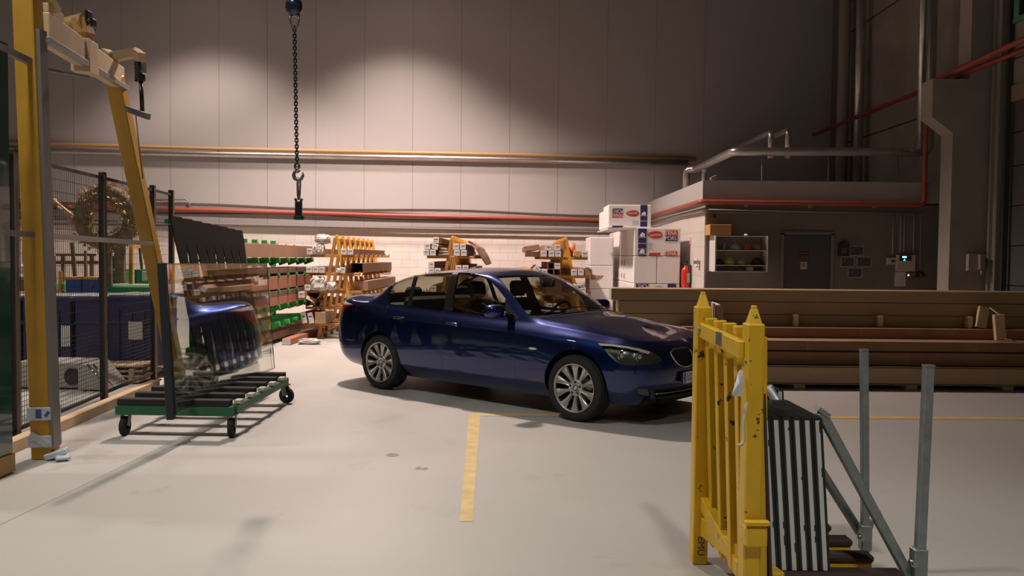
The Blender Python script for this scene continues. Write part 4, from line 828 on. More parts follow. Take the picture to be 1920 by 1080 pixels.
for r in range(4):
    nY = 4; dy = 1.0
    for k in range(nY):
        y0 = BY+k*dy; lab = 'white box in the %s layer of the tall white stack, %s row' % (rown[r], ['front', 'second', 'third', 'rear'][k])
        if r == 2 and k == 0:
            for h, (a, b) in enumerate(((bx0, (bx0+bx1)/2), ((bx0+bx1)/2, bx1))): whitebox(a, b, y0, y0+dy, Z[r], Z[r+1], 'plain '+['left', 'right'][h]+' front white box in the third layer of the tall white stack')
            continue
        t = whitebox(bx0, bx1, y0, y0+dy, Z[r], Z[r+1], lab)
        if k == 0 and r == 3:
            tena(t, bx1-.175, BY-.001, Z[3]+.375, .20); oval(t, bx1-.48, BY-.001, Z[3]+.39, .23); band(t, bx0+.155, BY-.001, Z[3]+.13, Z[4]-.02, .155)
            band(t, bx0+.155, BY-.001, Z[3]+.0, Z[3]+.115, .155)
            m = MB(); m.box((bx1-.48, BY-.001, Z[3]+.03), (.21, .002, .05)); m.box((bx1-.175, BY-.001, Z[3]+.045), (.23, .002, .09)); m.build('printed_block', redk, t)
            text_mesh('lettering', 'TENA', .10, wlab, (bx1-.19, BY-.003, Z[3]+.045), FACE_CAM, t, .0004, 'CENTER', .85)
            m = MB()
            for q in range(6): m.box((bx1-.60+.01*(q % 3), BY-.001, Z[3]+.26-.025*q), (.12-.02*(q % 2), .002, .005))
            m.build('small_print', mat('faint print', (.45, .45, .5), .7), t)
        if k == 0 and r == 1:
            m = MB(); m.box((bx0+.17, BY-.001, Z[2]-.06), (.24, .002, .10)); m.build('printed_block', navy, t); text_mesh('lettering', 'PORS', .10, wlab, (bx0+.19, BY-.003, Z[2]-.045), FACE_CAM@Matrix.Rotation(math.pi, 3, 'Z'), t, .0004, 'CENTER', .85)
            m = MB(); m.box((bx1-.15, BY-.001, Z[2]-.06), (.16, .002, .11)); m.build('navy_band', navy, t)
            m = MB(); m.tube([(bx0+.47+.10*math.cos(a), BY-.001, Z[2]-.10+.05*math.sin(a)) for a in np.linspace(.2, 2.9, 12)], .004, 6); m.build('printed_oval', navy, t)
        if r == 2:   # printed side faces
            m = MB()
            for q in range(2):
                for zz in (.12, .38):
                    yy = y0+.3+.4*q; m.box((bx0+.001, yy, Z[r]+zz), (.002, .10, .10)); 
            m.build('side_print', mat('grey side print', (.35, .22, .22), .7), t)
t = whitebox(1.79, 2.60, BY+.15, BY+1.0, Z[4]+.0, Z[4]+.43, 'white box standing alone on top of the tall white stack')
y = BY+.15-.001+.004; x0, x1 = 1.83, 2.56
tena(t, x0+.14, y, Z[4]+.27, .17, True); oval(t, x0+.42, y, Z[4]+.265, .20, True); band(t, x1-.10, y, Z[4]+.02, Z[4]+.425, .13, True)
m = MB(); m.box((x0+.14, y, Z[4]+.02), (.2, .002, .03)); m.build('printed_block', navy, t); m = MB()
for q in range(5): m.box((x0+.47, y, Z[4]+.13-.02*q), (.12, .002, .005))
m.build('small_print', mat('faint print', (.45, .45, .5), .7), t)
whitebox(1.80, 2.25, BY+1.05, BY+1.9, Z[4]+.0, Z[4]+.36, 'white box behind the topmost one of the tall white stack')
m = MB(); m.box((2.02, BY+.95, Z[4]-.02), (.5, 1.9, .02), (0, -.05, 0)); solo(m, 'white_sheet', wbox, 'white sheet overhanging left under the topmost white box', 'sheet')
for r, (z0, z1) in enumerate(((.02, .55), (.55, .96), (.96, 1.45), (1.45, 2.05))):
    t = whitebox(1.63, 2.14, 17.6, 18.6, z0, z1, 'plain white box, %s layer of the low stack left of the tall one' % rown[r], 'white boxes of the low stack')
    if r == 2: m = MB(); m.box((1.72, 17.6, 1.20), (.10, .01, .10), None, 0); m.prism([(1.78, 17.598, 1.24), (1.94, 17.598, 1.24), (1.88, 17.598, 1.18), (1.78, 17.598, 1.14)], (0, .004, 0)); m.build('hand_hole', card, t)
# ---------------------------------------------------------------- fire extinguisher and bits on the side face
t = thing('fire_extinguisher', (XS-.10, 15.45, 1.0), 'red fire extinguisher hanging on the cabin side wall', 'extinguisher')
er = mat('extinguisher red', (.62, .03, .02), .25, 0, .6); zc = 1.02
m = MB(); m.lathe((XS-.10, 15.45, zc), (0, 0, 1), [(0, .0), (0, .07), (.02, .078), (.36, .078), (.40, .068), (.43, .04), (.45, .025), (.47, .025)], 24); m.build('cylinder', er, t)
m = MB(); m.lathe((XS-.10, 15.45, zc+.10), (0, 0, 1), [(0, .0795), (.22, .0795)], 24); 
m = MB(); m.box((XS-.06, 15.375, zc+.24), (.05, .004, .18)); m.build('instruction_label', mat('label green', (.35, .5, .3), .5), t)
m = MB(); m.cyl((XS-.10, 15.45, zc+.46), (XS-.10, 15.45, zc+.51), .018, 12); m.bar((XS-.10, 15.45, zc+.50), (XS-.08, 15.35, zc+.56), .02, .012); m.build('valve', blk, t)
m = MB(); m.tube(bend([(XS-.10, 15.42, zc+.48), (XS-.02, 15.37, zc+.48), (XS-.015, 15.37, zc+.15)], .04), .011, 8); m.build('hose', blk, t)
m = MB(); m.box((XS-.02, 15.45, zc+.3), (.04, .06, .3)); m.build('wall_hook', gal, t)
m = MB(); m.box((XS-.006, 15.55, 1.93), (.008, .09, .12)); t = solo(m, 'small_sign', wbox, 'small white notice with a red border on the cabin side wall', 'sign'); m = MB(); m.box((XS-.003, 15.55, 1.93), (.006, .12, .15)); m.build('sign_edge', redk, t)
m = MB(); m.box((XS-.05, 14.75, 1.55), (.10, .10, .06), None, 0, .008); t = solo(m, 'metal_latch', mat('steel', (.4, .4, .4), .3, 1), 'small bright metal latch at the cabin corner above the extinguisher', 'latch'); m = MB(); m.box((XS-.01, 14.95, 1.55), (.02, .12, .14)); m.build('latch_plate', wbox, t)
# ---------------------------------------------------------------- cabinet of helmets and the things on the cabin front
cx0, cx1, cy0, cy1, cz0, cz1 = 3.40, 4.29, 13.97, YF, 1.40, 2.005
cab_ = thing('wall_cabinet', ((cx0+cx1)/2, 14.2, cz0), 'open white wall cabinet of safety helmets on the cabin front', 'cabinet')
wc = mat('cabinet white', (.62, .58, .55), .5)
m = MB(); m.box((cx0+.01, (cy0+cy1)/2, (cz0+cz1)/2), (.02, cy1-cy0, cz1-cz0)); m.build('side_panel', wc, cab_); m = MB(); m.box((cx1-.01, (cy0+cy1)/2, (cz0+cz1)/2), (.02, cy1-cy0, cz1-cz0)); m.build('side_panel', wc, cab_)
m = MB(); m.box(((cx0+cx1)/2, cy1-.01, (cz0+cz1)/2), (cx1-cx0, .02, cz1-cz0)); m.build('back_panel', wc, cab_)
SH = [cz0, 1.505, 1.755, cz1]
for z in SH: m = MB(); m.box(((cx0+cx1)/2, (cy0+cy1)/2+.003, z+.002*(1 if z < 1.9 else -4)), (cx1-cx0-.042, cy1-cy0-.03, .014)); m.build('shelf', wc, cab_)
def helmet(x, y, z, col, label, s=.105, ribs=False):
    t = thing('safety_helmet', (x, y, z), label, 'helmet', 'helmets in the wall cabinet'); m = MB(); m.sphere((x, y, z+.02), s, 0, 20, 8, (.85, 1.05, 1.0), True); m.add([(x+s*1.0*math.cos(a), y+s*1.2*math.sin(a), z+.018) for a in np.linspace(0, 2*math.pi, 21)[:-1]], [list(range(20))]); m.build('shell', mat('helmet '+label[:9], col, .35), t)
    m = MB(); m.box((x, y-s*.2, z+s+.012), (.02, s*1.3, .02), None, 0, .006); m.lathe((x, y, z+.004), (0, 0, 1), [(0, s*.9), (.012, s*1.0)], 20); m.build('ridge_and_band', mat('helmet '+label[:9], col, .35), t)
hx = lambda px: at(px, 480, 14.1).x
helmet(hx(1378), 14.1, SH[2], (.42, .44, .46), 'grey-white safety helmet on the upper shelf'); helmet(hx(1400), 14.1, SH[2], (.55, .10, .05), 'orange-red safety helmet on the upper shelf', .10); helmet(hx(1418.5), 14.15, SH[2], (.30, .27, .10), 'dull yellow safety helmet at the right of the upper shelf')
helmet(hx(1350), 14.15, SH[1], (.03, .03, .03), 'black helmet at the left of the lower helmet shelf', .09); helmet(hx(1368), 14.1, SH[1], (.55, .48, .05), 'bright yellow helmet on the lower helmet shelf'); helmet(hx(1389.5), 14.1, SH[1], (.36, .34, .10), 'ribbed olive yellow helmet on the lower helmet shelf'); helmet(hx(1421), 14.15, SH[1], (.02, .02, .025), 'black helmet with goggles at the right of the lower helmet shelf', .115)
m = MB(); m.box((hx(1346), 14.2, SH[2]+.062), (.10, .14, .12), None, 0, .006); solo(m, 'small_box', mat('grey box', (.22, .2, .19), .6), 'grey box at the left end of the upper helmet shelf', 'box')
m = MB(); m.lathe((hx(1358), 14.1, SH[2]+.001), (0, 0, 1), [(0, .0), (0, .045), (.125, .045), (.125, .04), (.02, .04)], 20); solo(m, 'metal_tin', mat('steel', (.4, .4, .4), .3, 1), 'shiny tin beside the white helmet', 'tin')
m = MB(); m.lathe((hx(1406), 14.1, SH[0]+.001), (0, 0, 1), [(0, .0), (0, .062), (.075, .064), (.075, .055), (.02, .05)], 20); solo(m, 'paper_tub', wc, 'pale round tub at the bottom of the helmet cabinet', 'tub')
m = MB(); m.box((hx(1388), 14.1, SH[0]+.022), (.08, .08, .04), None, 0, .01); solo(m, 'small_box', mat('grey box', (.22, .2, .19), .6), 'small grey box on the cabinet floor left of the tub', 'box')
m = MB(); m.box((3.50, 14.2, cz1+.098), (.36, .36, .18), None, 0, .006); solo(m, 'cardboard_box', mat('orange card', (.52, .27, .10), .7), 'orange-brown cardboard box on top of the helmet cabinet', 'box')
m = MB(); m.sphere((3.95, 14.1, cz1+.02), .03, 0, 10, 6, (1.2, 1, .6)); solo(m, 'paper_scrap', wlab, 'tiny white scrap on top of the helmet cabinet', 'scrap')
t = thing('security_camera', at(1338, 402, 14.3), 'small black dome camera under the cables at the cabin corner', 'camera'); c = at(1338, 406, 14.3); m = MB(); m.lathe((c.x, c.y, c.z-.04), (0, 0, 1), [(0, 0), (.005, .03), (.03, .04), (.07, .04)], 16); m.build('dome', blk, t); m = MB(); m.box((c.x, YF-.04, c.z+.04), (.05, .08, .03)); m.build('bracket', gal, t)
t = thing('security_camera', (3.53, 14.45, 2.96), 'small bullet camera on the cabin roof edge', 'camera'); m = MB(); m.box((3.46, 14.42, 3.01), (.12, .07, .06), (0, -.4, 0), 0, .01); m.build('body', gal, t); m = MB(); m.cyl((3.5, 14.45, 2.96), (3.5, 14.45, 3.0), .012); m.build('bracket', gal, t)
def board(name, px0, py0, px1, py1, mt, label, cat, Y=YF, th=.012, extra=None):
    a, b = at(px0, py0, Y), at(px1, py1, Y); t = thing(name, ((a.x+b.x)/2, Y-th/2, b.z), label, cat); m = MB(); m.box(((a.x+b.x)/2, Y-th/2-.001, (a.z+b.z)/2), (b.x-a.x, th, a.z-b.z), None, 0, .001); m.build('board', mt, t); return t, a, b
ds = YF-.03
t, a, b = board('warning_sign', 1499, 472, 1517, 484, mat('sign dark', (.05, .03, .03), .6), 'small dark warning sign with red bars on the steel door', 'sign', ds, .004)
m = MB(); m.box(((a.x+b.x)/2, ds-.007, a.z-.025), (.15, .003, .02)); m.box(((a.x+b.x)/2, ds-.007, b.z+.02), (.13, .003, .02)); m.build('red_bar', mat('dull red', (.30, .07, .05), .6), t)
t, a, b = board('pictogram_sign', 1501, 491, 1513, 505, mat('sign white', (.45, .42, .42), .6), 'small white pictogram sign on the steel door', 'sign', ds, .004)
m = MB(); m.box(((a.x+b.x)/2, ds-.007, (a.z+b.z)/2), (.05, .003, .012), (0, .6, 0)); m.box(((a.x+b.x)/2-.012, ds-.007, (a.z+b.z)/2+.012), (.012, .003, .06), (0, -.4, 0)); m.sphere(((a.x+b.x)/2+.01, ds-.006, a.z-.03), .010, 0, 8, 6, (1, .3, 1)); m.build('pictogram', blk, t)
pf = mat('picture frame', (.40, .37, .35), .6); pd = mat('picture print', (.09, .095, .10), .5, vary=.8, vscale=14)
for (x0, y0, x1, y1, lb) in ((1593, 461, 1619, 480, 'upper right'), (1576, 481, 1601, 501, 'middle left'), (1606, 481, 1633, 501, 'middle right'), (1589, 502, 1616, 521, 'lowest')):
    t, a, b = board('wall_picture', x0, y0, x1, y1, pf, '%s picture of the cluster right of the steel door' % lb, 'picture'); m = MB(); m.box(((a.x+b.x)/2, YF-.015, (a.z+b.z)/2), (b.x-a.x-.03, .004, a.z-b.z-.03)); m.build('print', pd, t)
t, a, b = board('small_shrine', 1571, 460, 1590, 480, mat('shrine dark', (.03, .03, .03), .6), 'dark house-shaped little shrine right of the steel door', 'shrine', YF, .05)
m = MB(); mx_ = (a.x+b.x)/2; m.prism([(mx_-.10, YF-.06, a.z), (mx_+.10, YF-.06, a.z), (mx_, YF-.06, a.z+.09)], (0, .05, 0)); m.build('gable', MATS['shrine dark'], t); m = MB(); m.box((mx_, YF-.055, (a.z+b.z)/2), (.08, .006, .10)); m.build('icon', mat('icon dim', (.12, .10, .06), .5), t)
bg = mat('beige plastic', (.55, .50, .40), .5); pap = mat('paper', (.62, .58, .56), .8)
t, a, b = board('fire_alarm_panel', 1678, 478, 1711, 509, bg, 'beige alarm panel with a lit blue display right of the pictures', 'panel', YF, .09)
m = MB(); p, q = at(1687, 479, YF-.095), at(1709, 489, YF-.095); m.box(((p.x+q.x)/2, YF-.093, (p.z+q.z)/2), (q.x-p.x, .004, p.z-q.z)); m.build('display_window', blk, t)
p = at(1696, 482, YF-.098); m = MB(); m.box((p.x, YF-.098, p.z), (.075, .003, .028)); m.build('lit_display', mat('blue glow', (.1, .3, .8), .5, emit=((.25, .6, 1.0), 1.6)), t)
p = at(1696, 487, YF-.098); m = MB(); m.prism([(p.x-.02, YF-.098, p.z-.015), (p.x+.02, YF-.098, p.z-.015), (p.x, YF-.098, p.z+.018)], (0, .002, 0)); m.build('status_light', mat('green glow', (.1, .6, .3), .5, emit=((.1, 1, .45), 1.3)), t)
t, a, b = board('junction_box', 1661, 483, 1677, 496, bg, 'beige junction box left of the alarm panel', 'box', YF, .07); m = MB(); m.box(((a.x+b.x)/2+.02, YF-.074, (a.z+b.z)/2), (.07, .004, .05)); m.build('window', mat('dim window', (.1, .1, .08), .3), t)
board('notice_sheet', 1652, 504, 1674, 530, pap, 'blank grey notice sheet under the junction box', 'notice', YF, .006); t, a, b = board('notice_sheet', 1677, 510, 1697, 537, pap, 'longer notice sheet under the alarm panel', 'notice', YF, .012)
m = MB(); [m.box((a.x+.1+.04*(k % 2), YF-.0145, a.z-.10-.035*k), (.03, .002, .008)) for k in range(4)]; m.build('print', ink, t)
t, a, b = board('call_point', 1699, 511, 1714, 524, mat('dull orange', (.22, .12, .08), .6), 'small box with a lit lamp at the lower right of the alarm panel', 'box', YF, .05); p = at(1703, 516, YF-.05); m = MB(); m.sphere((p.x, YF-.055, p.z), .012, 0, 10, 8); m.build('lit_lamp', mat('white glow', (1, .9, .8), .5, emit=((1, .9, .8), 2.0)), t)
t, a, b = board('door_bell', 1717, 511, 1727, 519, mat('dark maroon', (.07, .02, .02), .5), 'dark round bell box at the far right of the alarm panel', 'bell', YF, .05); m = MB(); m.lathe(((a.x+b.x)/2+.04, YF-.03, (a.z+b.z)/2), (0, -1, 0), [(0, .05), (.02, .045), (.04, .02), (.045, 0)], 16); m.build('bell', MATS['dark maroon'], t)
t = thing('switch_box', (7.45, 13.38, 1.4), 'pale electrical box on the concrete column by the gate', 'box'); a, b = at(1810, 476, 13.4), at(1833, 508, 13.4); m = MB(); m.box(((a.x+b.x)/2, 13.35, (a.z+b.z)/2), (b.x-a.x, .10, a.z-b.z), None, 0, .006); m.build('housing', mat('pale box', (.36, .33, .30), .5), t); m = MB(); p = at(1838, 492, 13.3); m.box((p.x, 13.31, p.z), (.09, .16, .24), None, 0, .01); m.cyl((p.x, 13.25, p.z-.12), (p.x, 13.25, p.z-.2), .02); m.build('socket', mat('socket grey', (.30, .28, .26), .5), t)
# ---------------------------------------------------------------- long cartons on the right
wood2 = mat('fresh timber', (.68, .52, .32), .7, vary=.1, vscale=8)
kr = mat('kraft carton', (.47, .34, .20), .75, vary=.06, vscale=1.2); krd = mat('dark kraft carton', (.36, .22, .13), .8, vary=.12, vscale=1.2); krr = mat('red kraft carton', (.38, .21, .125), .8, vary=.15, vscale=1.5); tape = mat('bright tape', (.75, .62, .15), .4); krt = mat('carton seam tape', (.54, .40, .25), .6)
def xcarton(x0, x1, y0, y1, z0, z1, mt, label, group='long cartons stacked across the hall', seams=(), ends=None):
    t = thing('long_carton', ((x0+x1)/2, (y0+y1)/2, z0), label, 'carton', group); m = MB(); m.box(((x0+x1)/2, (y0+y1)/2, (z0+z1)/2), (x1-x0, y1-y0, z1-z0-.006), None, 0, .006); m.build('carton_body', mt, t)
    if seams:
        m = MB()
        for s in seams: m.box((s, y0-.0015, (z0+z1)/2), (.006, .002, z1-z0-.01))
        m.build('carton_joint', krt, t)
    if ends: m = MB(); m.box((x0-.002, y0+.07, (z0+z1)/2), (.003, .05, (z1-z0)*.8)); m.box((x0-.002, y0+.17, (z0+z1)/2), (.003, .05, (z1-z0)*.8)); m.build('end_label', ends, t)
    return t
zA = [1.205, 1.040, .868, .71, .54, .37, .20, .03]
names = ['topmost', 'second', 'third', 'fourth', 'fifth', 'sixth', 'lowest']
for i in range(7):
    x0 = (1.34, 1.44, 1.50, 1.5, 1.5, 1.5, 1.5)[i]
    for j in range(2):
        y0 = 11.2+.235*j
        xcarton(x0+.02*j, 7.55, y0, y0+.225, zA[i+1], zA[i], kr, '%s plain kraft carton of the tall back stack, %s row' % (names[i], ['front', 'rear'][j]), 'kraft cartons of the tall back stack', seams=(2.3+.1*i, 4.1, 5.2+.15*i) if j == 0 else (), ends=[wlab, tape][min(i, 1)] if i < 2 and j == 0 else None)
xcarton(2.25, 7.4, 10.92, 11.19, .57, .72, krr, 'reddish long carton lying just in front of the tall back stack', seams=(3.0, 4.6))
xcarton(2.25, 7.4, 10.92, 11.19, .40, .565, krd, 'dark carton under the reddish one at the foot of the tall back stack'); xcarton(2.2, 7.4, 10.92, 11.19, .22, .395, krd, 'dark carton, second from the floor before the tall back stack'); xcarton(2.2, 7.4, 10.92, 11.19, .05, .215, krd, 'dark carton lowest before the tall back stack')
xcarton(2.6, 7.2, 10.50, 10.88, .456, .584, krr, 'reddish long carton on top of the front stack', seams=(3.75, 5.9)); xcarton(2.6, 7.2, 10.46, 10.86, .285, .452, krr, 'dark reddish carton in the middle of the front stack', seams=(5.0,))
xcarton(2.45, 7.3, 10.30, 10.84, .075, .280, kr, 'wide kraft carton at the bottom of the front stack', seams=(3.6, 4.9, 6.0))
for k, (y, z, lb) in enumerate(((10.44, .584, 'front stack top'), (10.29, .285, 'bottom carton'))):
    m = MB(); m.box((4.8, y+.04, z+.003), (4.9, .07, .006)); solo(m, 'cardboard_strip', card2, 'pale loose cardboard strip lying along the '+lb, 'strip')
t = thing('skid', (4.8, 10.4, 0), 'low timber skid carrying the front stack of cartons', 'skid')
for x in (2.6, 3.6, 5.0, 6.2, 7.1): m = MB(); m.box((x, 10.55, .03), (.14, .45, .06), None, 0, .004); m.build('block', wood, t)
for y in (10.33, 10.78): m = MB(); m.box((4.85, y, .066), (4.9, .05, .012)); m.build('runner', mat('mossy timber', (.30, .30, .14), .7), t)
for k, (x, lb) in enumerate(((1490, 'leftmost'), (1648, 'middle'), (1815, 'rightmost'))):
    p = at(x, 602, 11.12); m = MB(); m.box((p.x, 11.10, .80), (.065, .09, .155), None, 0, .004); m.box((p.x+.05, 11.17, .80), (.02, .05, .155)); solo(m, 'timber_spacer', wood2, lb+' short timber spacer standing before the tall back stack', 'spacer', 'timber spacers')
a = at(1838, 618, 11.0); b = at(1851, 577, 11.0); m = MB(); m.bar((a.x, 11.0, .735), (b.x, 11.08, b.z), .055, .13, 0, .004, (1, 0, 0)); solo(m, 'timber_offcut', wood2, 'left of the two timber offcuts leaning on the cartons at right', 'timber')
a = at(1877, 645, 10.7); b = at(1875, 590, 10.7); m = MB(); m.bar((a.x, 10.72, .60), (b.x, 10.74, b.z), .13, .06, 0, .004, (0, 1, 0)); solo(m, 'timber_offcut', wood2, 'right of the two timber offcuts standing on the cartons at right', 'timber')
m = MB(); m.tube([at(1856, 577, 11.0), at(1868, 586, 10.85), at(1876, 591, 10.75)], .008, 6); solo(m, 'strap', mat('pale strap', (.6, .5, .36), .6), 'pale strap between the two timber offcuts', 'strap')
m = MB(); m.tube([at(1884, 636, 10.6), at(1896, 637, 10.6), at(1909, 643, 10.6)], .007, 6); solo(m, 'strap', MATS['pale strap'], 'loose pale strap end right of the timber offcuts', 'strap')
t = thing('box_profile', (2.75, 11.05, .73), 'white-edged box profile standing upright behind the yellow rack', 'profile'); a, b, c, d = at(1330, 612, 10.95), at(1333, 570, 10.95), at(1344, 578, 10.95), at(1357, 580, 10.95)
m = MB(); x0 = a.x-.03; m.box((x0+.085, 11.08, .88), (.006, .22, .30)); m.box((x0+.045, 11.18, .88), (.09, .006, .30)); m.box((x0+.17, 10.975, .86), (.09, .006, .27)); m.build('board', card2, t)
m = MB(); m.tube([(x0-.0, 11.18, .73), (x0, 11.18, 1.035), (x0+.085, 11.18, 1.035), (x0+.17, 10.97, 1.0), (x0+.10, 10.97, 1.0), (x0+.10, 10.97, .73)], .011, 6); m.build('white_edging', wlab, t)
# ---------------------------------------------------------------- yellow glass stillage, right foreground
yp_ = mat('chipped yellow paint', (.72, .43, .015), .42, vary=.10, vscale=7, spots=((.05, .028, .015), 13.0, .635), bump=.08, bscale=40); brr = mat('brown rubber', (.05, .028, .02), .8, bump=.3, bscale=80); rust = mat('rusty iron', (.10, .05, .03), .8)
galv = mat('galvanised steel', (.30, .335, .34), .42, .65, vary=.18, vscale=20)
XN, YN, XF_, YF_ = 1.035, 3.55, 1.000, 4.35
fr = thing('glass_stillage', (1.25, 3.95, 0), 'chipped yellow A-frame stillage in the right foreground', 'rack')
def post(x, y, w, d, top):
    top = top
    m = MB(); m.box((x, y, top/2), (w, d, top), None, 0, .006); m.build('post', yp_, fr)
    m = MB(); zt = top; m.add([(x+sx*w*.36, y+sy*d*.36, zt) for sx, sy in ((-1, -1), (1, -1), (1, 1), (-1, 1))]+[(x+sx*w*.13, y+sy*d*.13, zt+.068) for sx, sy in ((-1, -1), (1, -1), (1, 1), (-1, 1))], [(0, 1, 5, 4), (1, 2, 6, 5), (2, 3, 7, 6), (3, 0, 4, 7), (4, 5, 6, 7)]); m.box((x, y, zt+.066), (w*.30, d*.30, .02), None, 0, .004); m.build('post_tip', yp_, fr, weld=False)
post(XF_, YF_, .078, .09, 1.355); post(XN, YN, .074, .09, 1.33)
m = MB(); m.bar((XF_-.01, YF_, 1.235), (XN-.045, YN, 1.215), .035, .075, 0, .004); m.build('top_rail', yp_, fr)
m = MB(); m.bar((XF_-.035, YF_-.45, 1.232), (XF_-.018, YF_-.53, 1.228), .012, .06); m.build('rail_plate', mat('worn plate', (.16, .17, .18), .5, .5), fr)
m = MB(); c = Vector((XF_-.033, YF_-.06, 1.235)); m.lathe(c, (-1, -.05, 0), [(0, .018), (.004, .016), (.005, 0)], 12); m.build('rail_bolt', galv, fr)
n = 5
for i in range(n):
    f = (i+.6)/(n+.1); y = YF_+(YN-YF_)*f; xt = XF_+(XN-XF_)*f+.02; m = MB(); m.bar((xt-.002, y, 1.30), (xt+.046, y, .12), .056, .055, 0, .004, (0, 1, 0)); m.build('backrest_slat', yp_, fr)
m = MB(); m.bar((XF_+.02, YF_+.02, .20), (XN+.13, YN, .20), .06, .10, 0, .005); m.build('base_rail', yp_, fr)
m = MB(); m.bar((XF_+.02, YF_-.02, .33), (XF_+.14, YN+.02, .02), .05, .07, 0, .004); m.build('brace', yp_, fr)
m = MB(); m.box((XN+.008, YN-.02, .43), (.095, .12, .09), None, 0, .008); m.box((XN+.010, YN-.075, .49), (.105, .03, .022), None, 0, .005); m.build('clamp_block', yp_, fr)
m = MB(); m.bar((XN+.040, YN+.03, 1.27), (XN+.066, YN+.03, .05), .05, .03, 0, .004, (0, 1, 0)); m.build('inner_post', yp_, fr)
m = MB(); m.bar((XN+.046, YN+.06, 1.22), (XN+.105, YN+.03, .05), .012, .08, 0, .0, (0, 1, 0)); m.build('rubber_strip', brr, fr)
text_mesh('foot_marking', 'EMU', .052, rust, (XF_+.002, YF_-.0465, .10), FACE_CAM@Matrix.Rotation(-math.pi/2, 3, 'Z'), fr, .0005)
for i, (y, xe) in enumerate(((4.30, 1.66), (4.08, 1.68), (3.86, 1.69), (3.64, 1.73))):
    m = MB(); m.box(((XF_+xe)/2+.03, y, .155), (xe-XF_-.06, .07, .075), None, 0, .004); m.build('base_arm', yp_, fr); m = MB(); m.box(((XF_+xe)/2+.05, y, .212), (xe-XF_-.08, .085, .04), None, 0, .012); m.build('arm_rubber', brr, fr)
for x in (1.35, 1.60): m = MB(); m.box((x, 3.95, .10), (.06, .9, .06), None, 0, .004); m.build('base_beam', yp_, fr)
# curled paper tag tied on the post
m = MB(); Yt = 3.485; Q = [at(x, y, Yt+dy) for x, y, dy in ((1388, 693, .02), (1384, 698, 0), (1379, 720, -.01), (1372, 740, .0), (1378, 744, .02), (1385, 742, -.015), (1391, 744, .01), (1393, 720, .02), (1393, 697, .03), (1386, 718, -.03))]
m.add(Q, [(0, 1, 9), (1, 2, 9), (2, 3, 9), (3, 4, 9), (4, 5, 9), (5, 6, 9), (6, 7, 9), (7, 8, 9), (8, 0, 9)]); m.add([q+Vector((.004, .012, 0)) for q in Q[:9]], [tuple(range(9))]); o = solo(m, 'paper_tag', mat('paper white', (.80, .78, .84), .8), 'crumpled white paper tag hanging on the near yellow post', 'paper')
m = MB(); m.tube([(XN-.036, YN-.05, 1.0), (XN-.046, YN-.05, .93), (XN-.05, YN-.052, .90), (XN-.046, YN-.052, .84), (XN-.055, YN-.055, .82), (XN-.075, YN-.06, .815)], .007, 6); solo(m, 'paper_ribbon', mat('dirty ribbon', (.55, .48, .33), .8), 'twisted pale ribbon hanging below the paper tag', 'ribbon')
# double glazing units leaning on it
zin = mat('aluminium spacer', (.66, .68, .68), .38, .35, vary=.05, vscale=15); sea = mat('black sealant', (.010, .012, .012), .45, bump=.3, bscale=30)
GH, sl = .678, .085
def gpoint(k, y, h):                         # left face of pane k at height h
    return Vector((1.094+.0455*k+.052*(1-h/GH)*1.0, y, .235+h))
for k in range(6):
    y0, y1 = 3.62, 4.09
    t = thing('glazing_unit', gpoint(k, y0, 0), '%s of the six near glazing units leaning on the yellow stillage' % ['leftmost', 'second from the left', 'third from the left', 'third from the right', 'second from the right', 'rightmost'][k], 'glazing unit', 'near glazing units on the stillage')
    def slab(xa, xb, ya, yb, h0, h1): return [gpoint(k, y, h)+Vector((x, 0, 0)) for x, y, h in ((xa, ya, h0), (xb, ya, h0), (xb, yb, h0), (xa, yb, h0), (xa, ya, h1), (xb, ya, h1), (xb, yb, h1), (xa, yb, h1))]
    fs = [(0, 3, 2, 1), (4, 5, 6, 7), (0, 1, 5, 4), (1, 2, 6, 5), (2, 3, 7, 6), (3, 0, 4, 7)]
    m = MB(); m.add(slab(0, .043, y0+.002, y1, 0, GH-.002), fs); m.build('sealed_panes', sea, t)
    m = MB(); m.add(slab(.011, .030, y0-.001, y0+.01, 0, GH-.001), fs); m.build('spacer_edge', zin, t)
    m = MB(); random.seed(k)
    for q in range(2): h = random.uniform(.03, GH-.03); m.add(slab(.026, .032+random.random()*.003, y0-.002, y0, h, h+random.uniform(.01, .05)), fs)
    m.add(slab(.006, .034, y0-.0015, y0+.02, GH-.012, GH+.002), fs); m.build('sealant_smear', sea, t)
for k in range(3):
    y0, y1 = 4.42, 4.85; t = thing('glazing_unit', gpoint(k, y0, .3), '%s of the three taller glazing units behind the near six' % ['left', 'middle', 'right'][k], 'glazing unit', 'far glazing units on the stillage')
    def slab(xa, xb, ya, yb, h0, h1): return [gpoint(k, y, h)+Vector((x+.235, 0, -.06)) for x, y, h in ((xa, ya, h0), (xb, ya, h0), (xb, yb, h0), (xa, yb, h0), (xa, ya, h1), (xb, ya, h1), (xb, yb, h1), (xa, yb, h1))]
    m = MB(); m.add(slab(0, .0395, y0+.002, y1, .0, .73), fs); m.build('sealed_panes', sea, t); m = MB(); m.add(slab(.011, .029, y0-.001, y0+.01, 0, .725), fs); m.build('spacer_edge', zin, t)
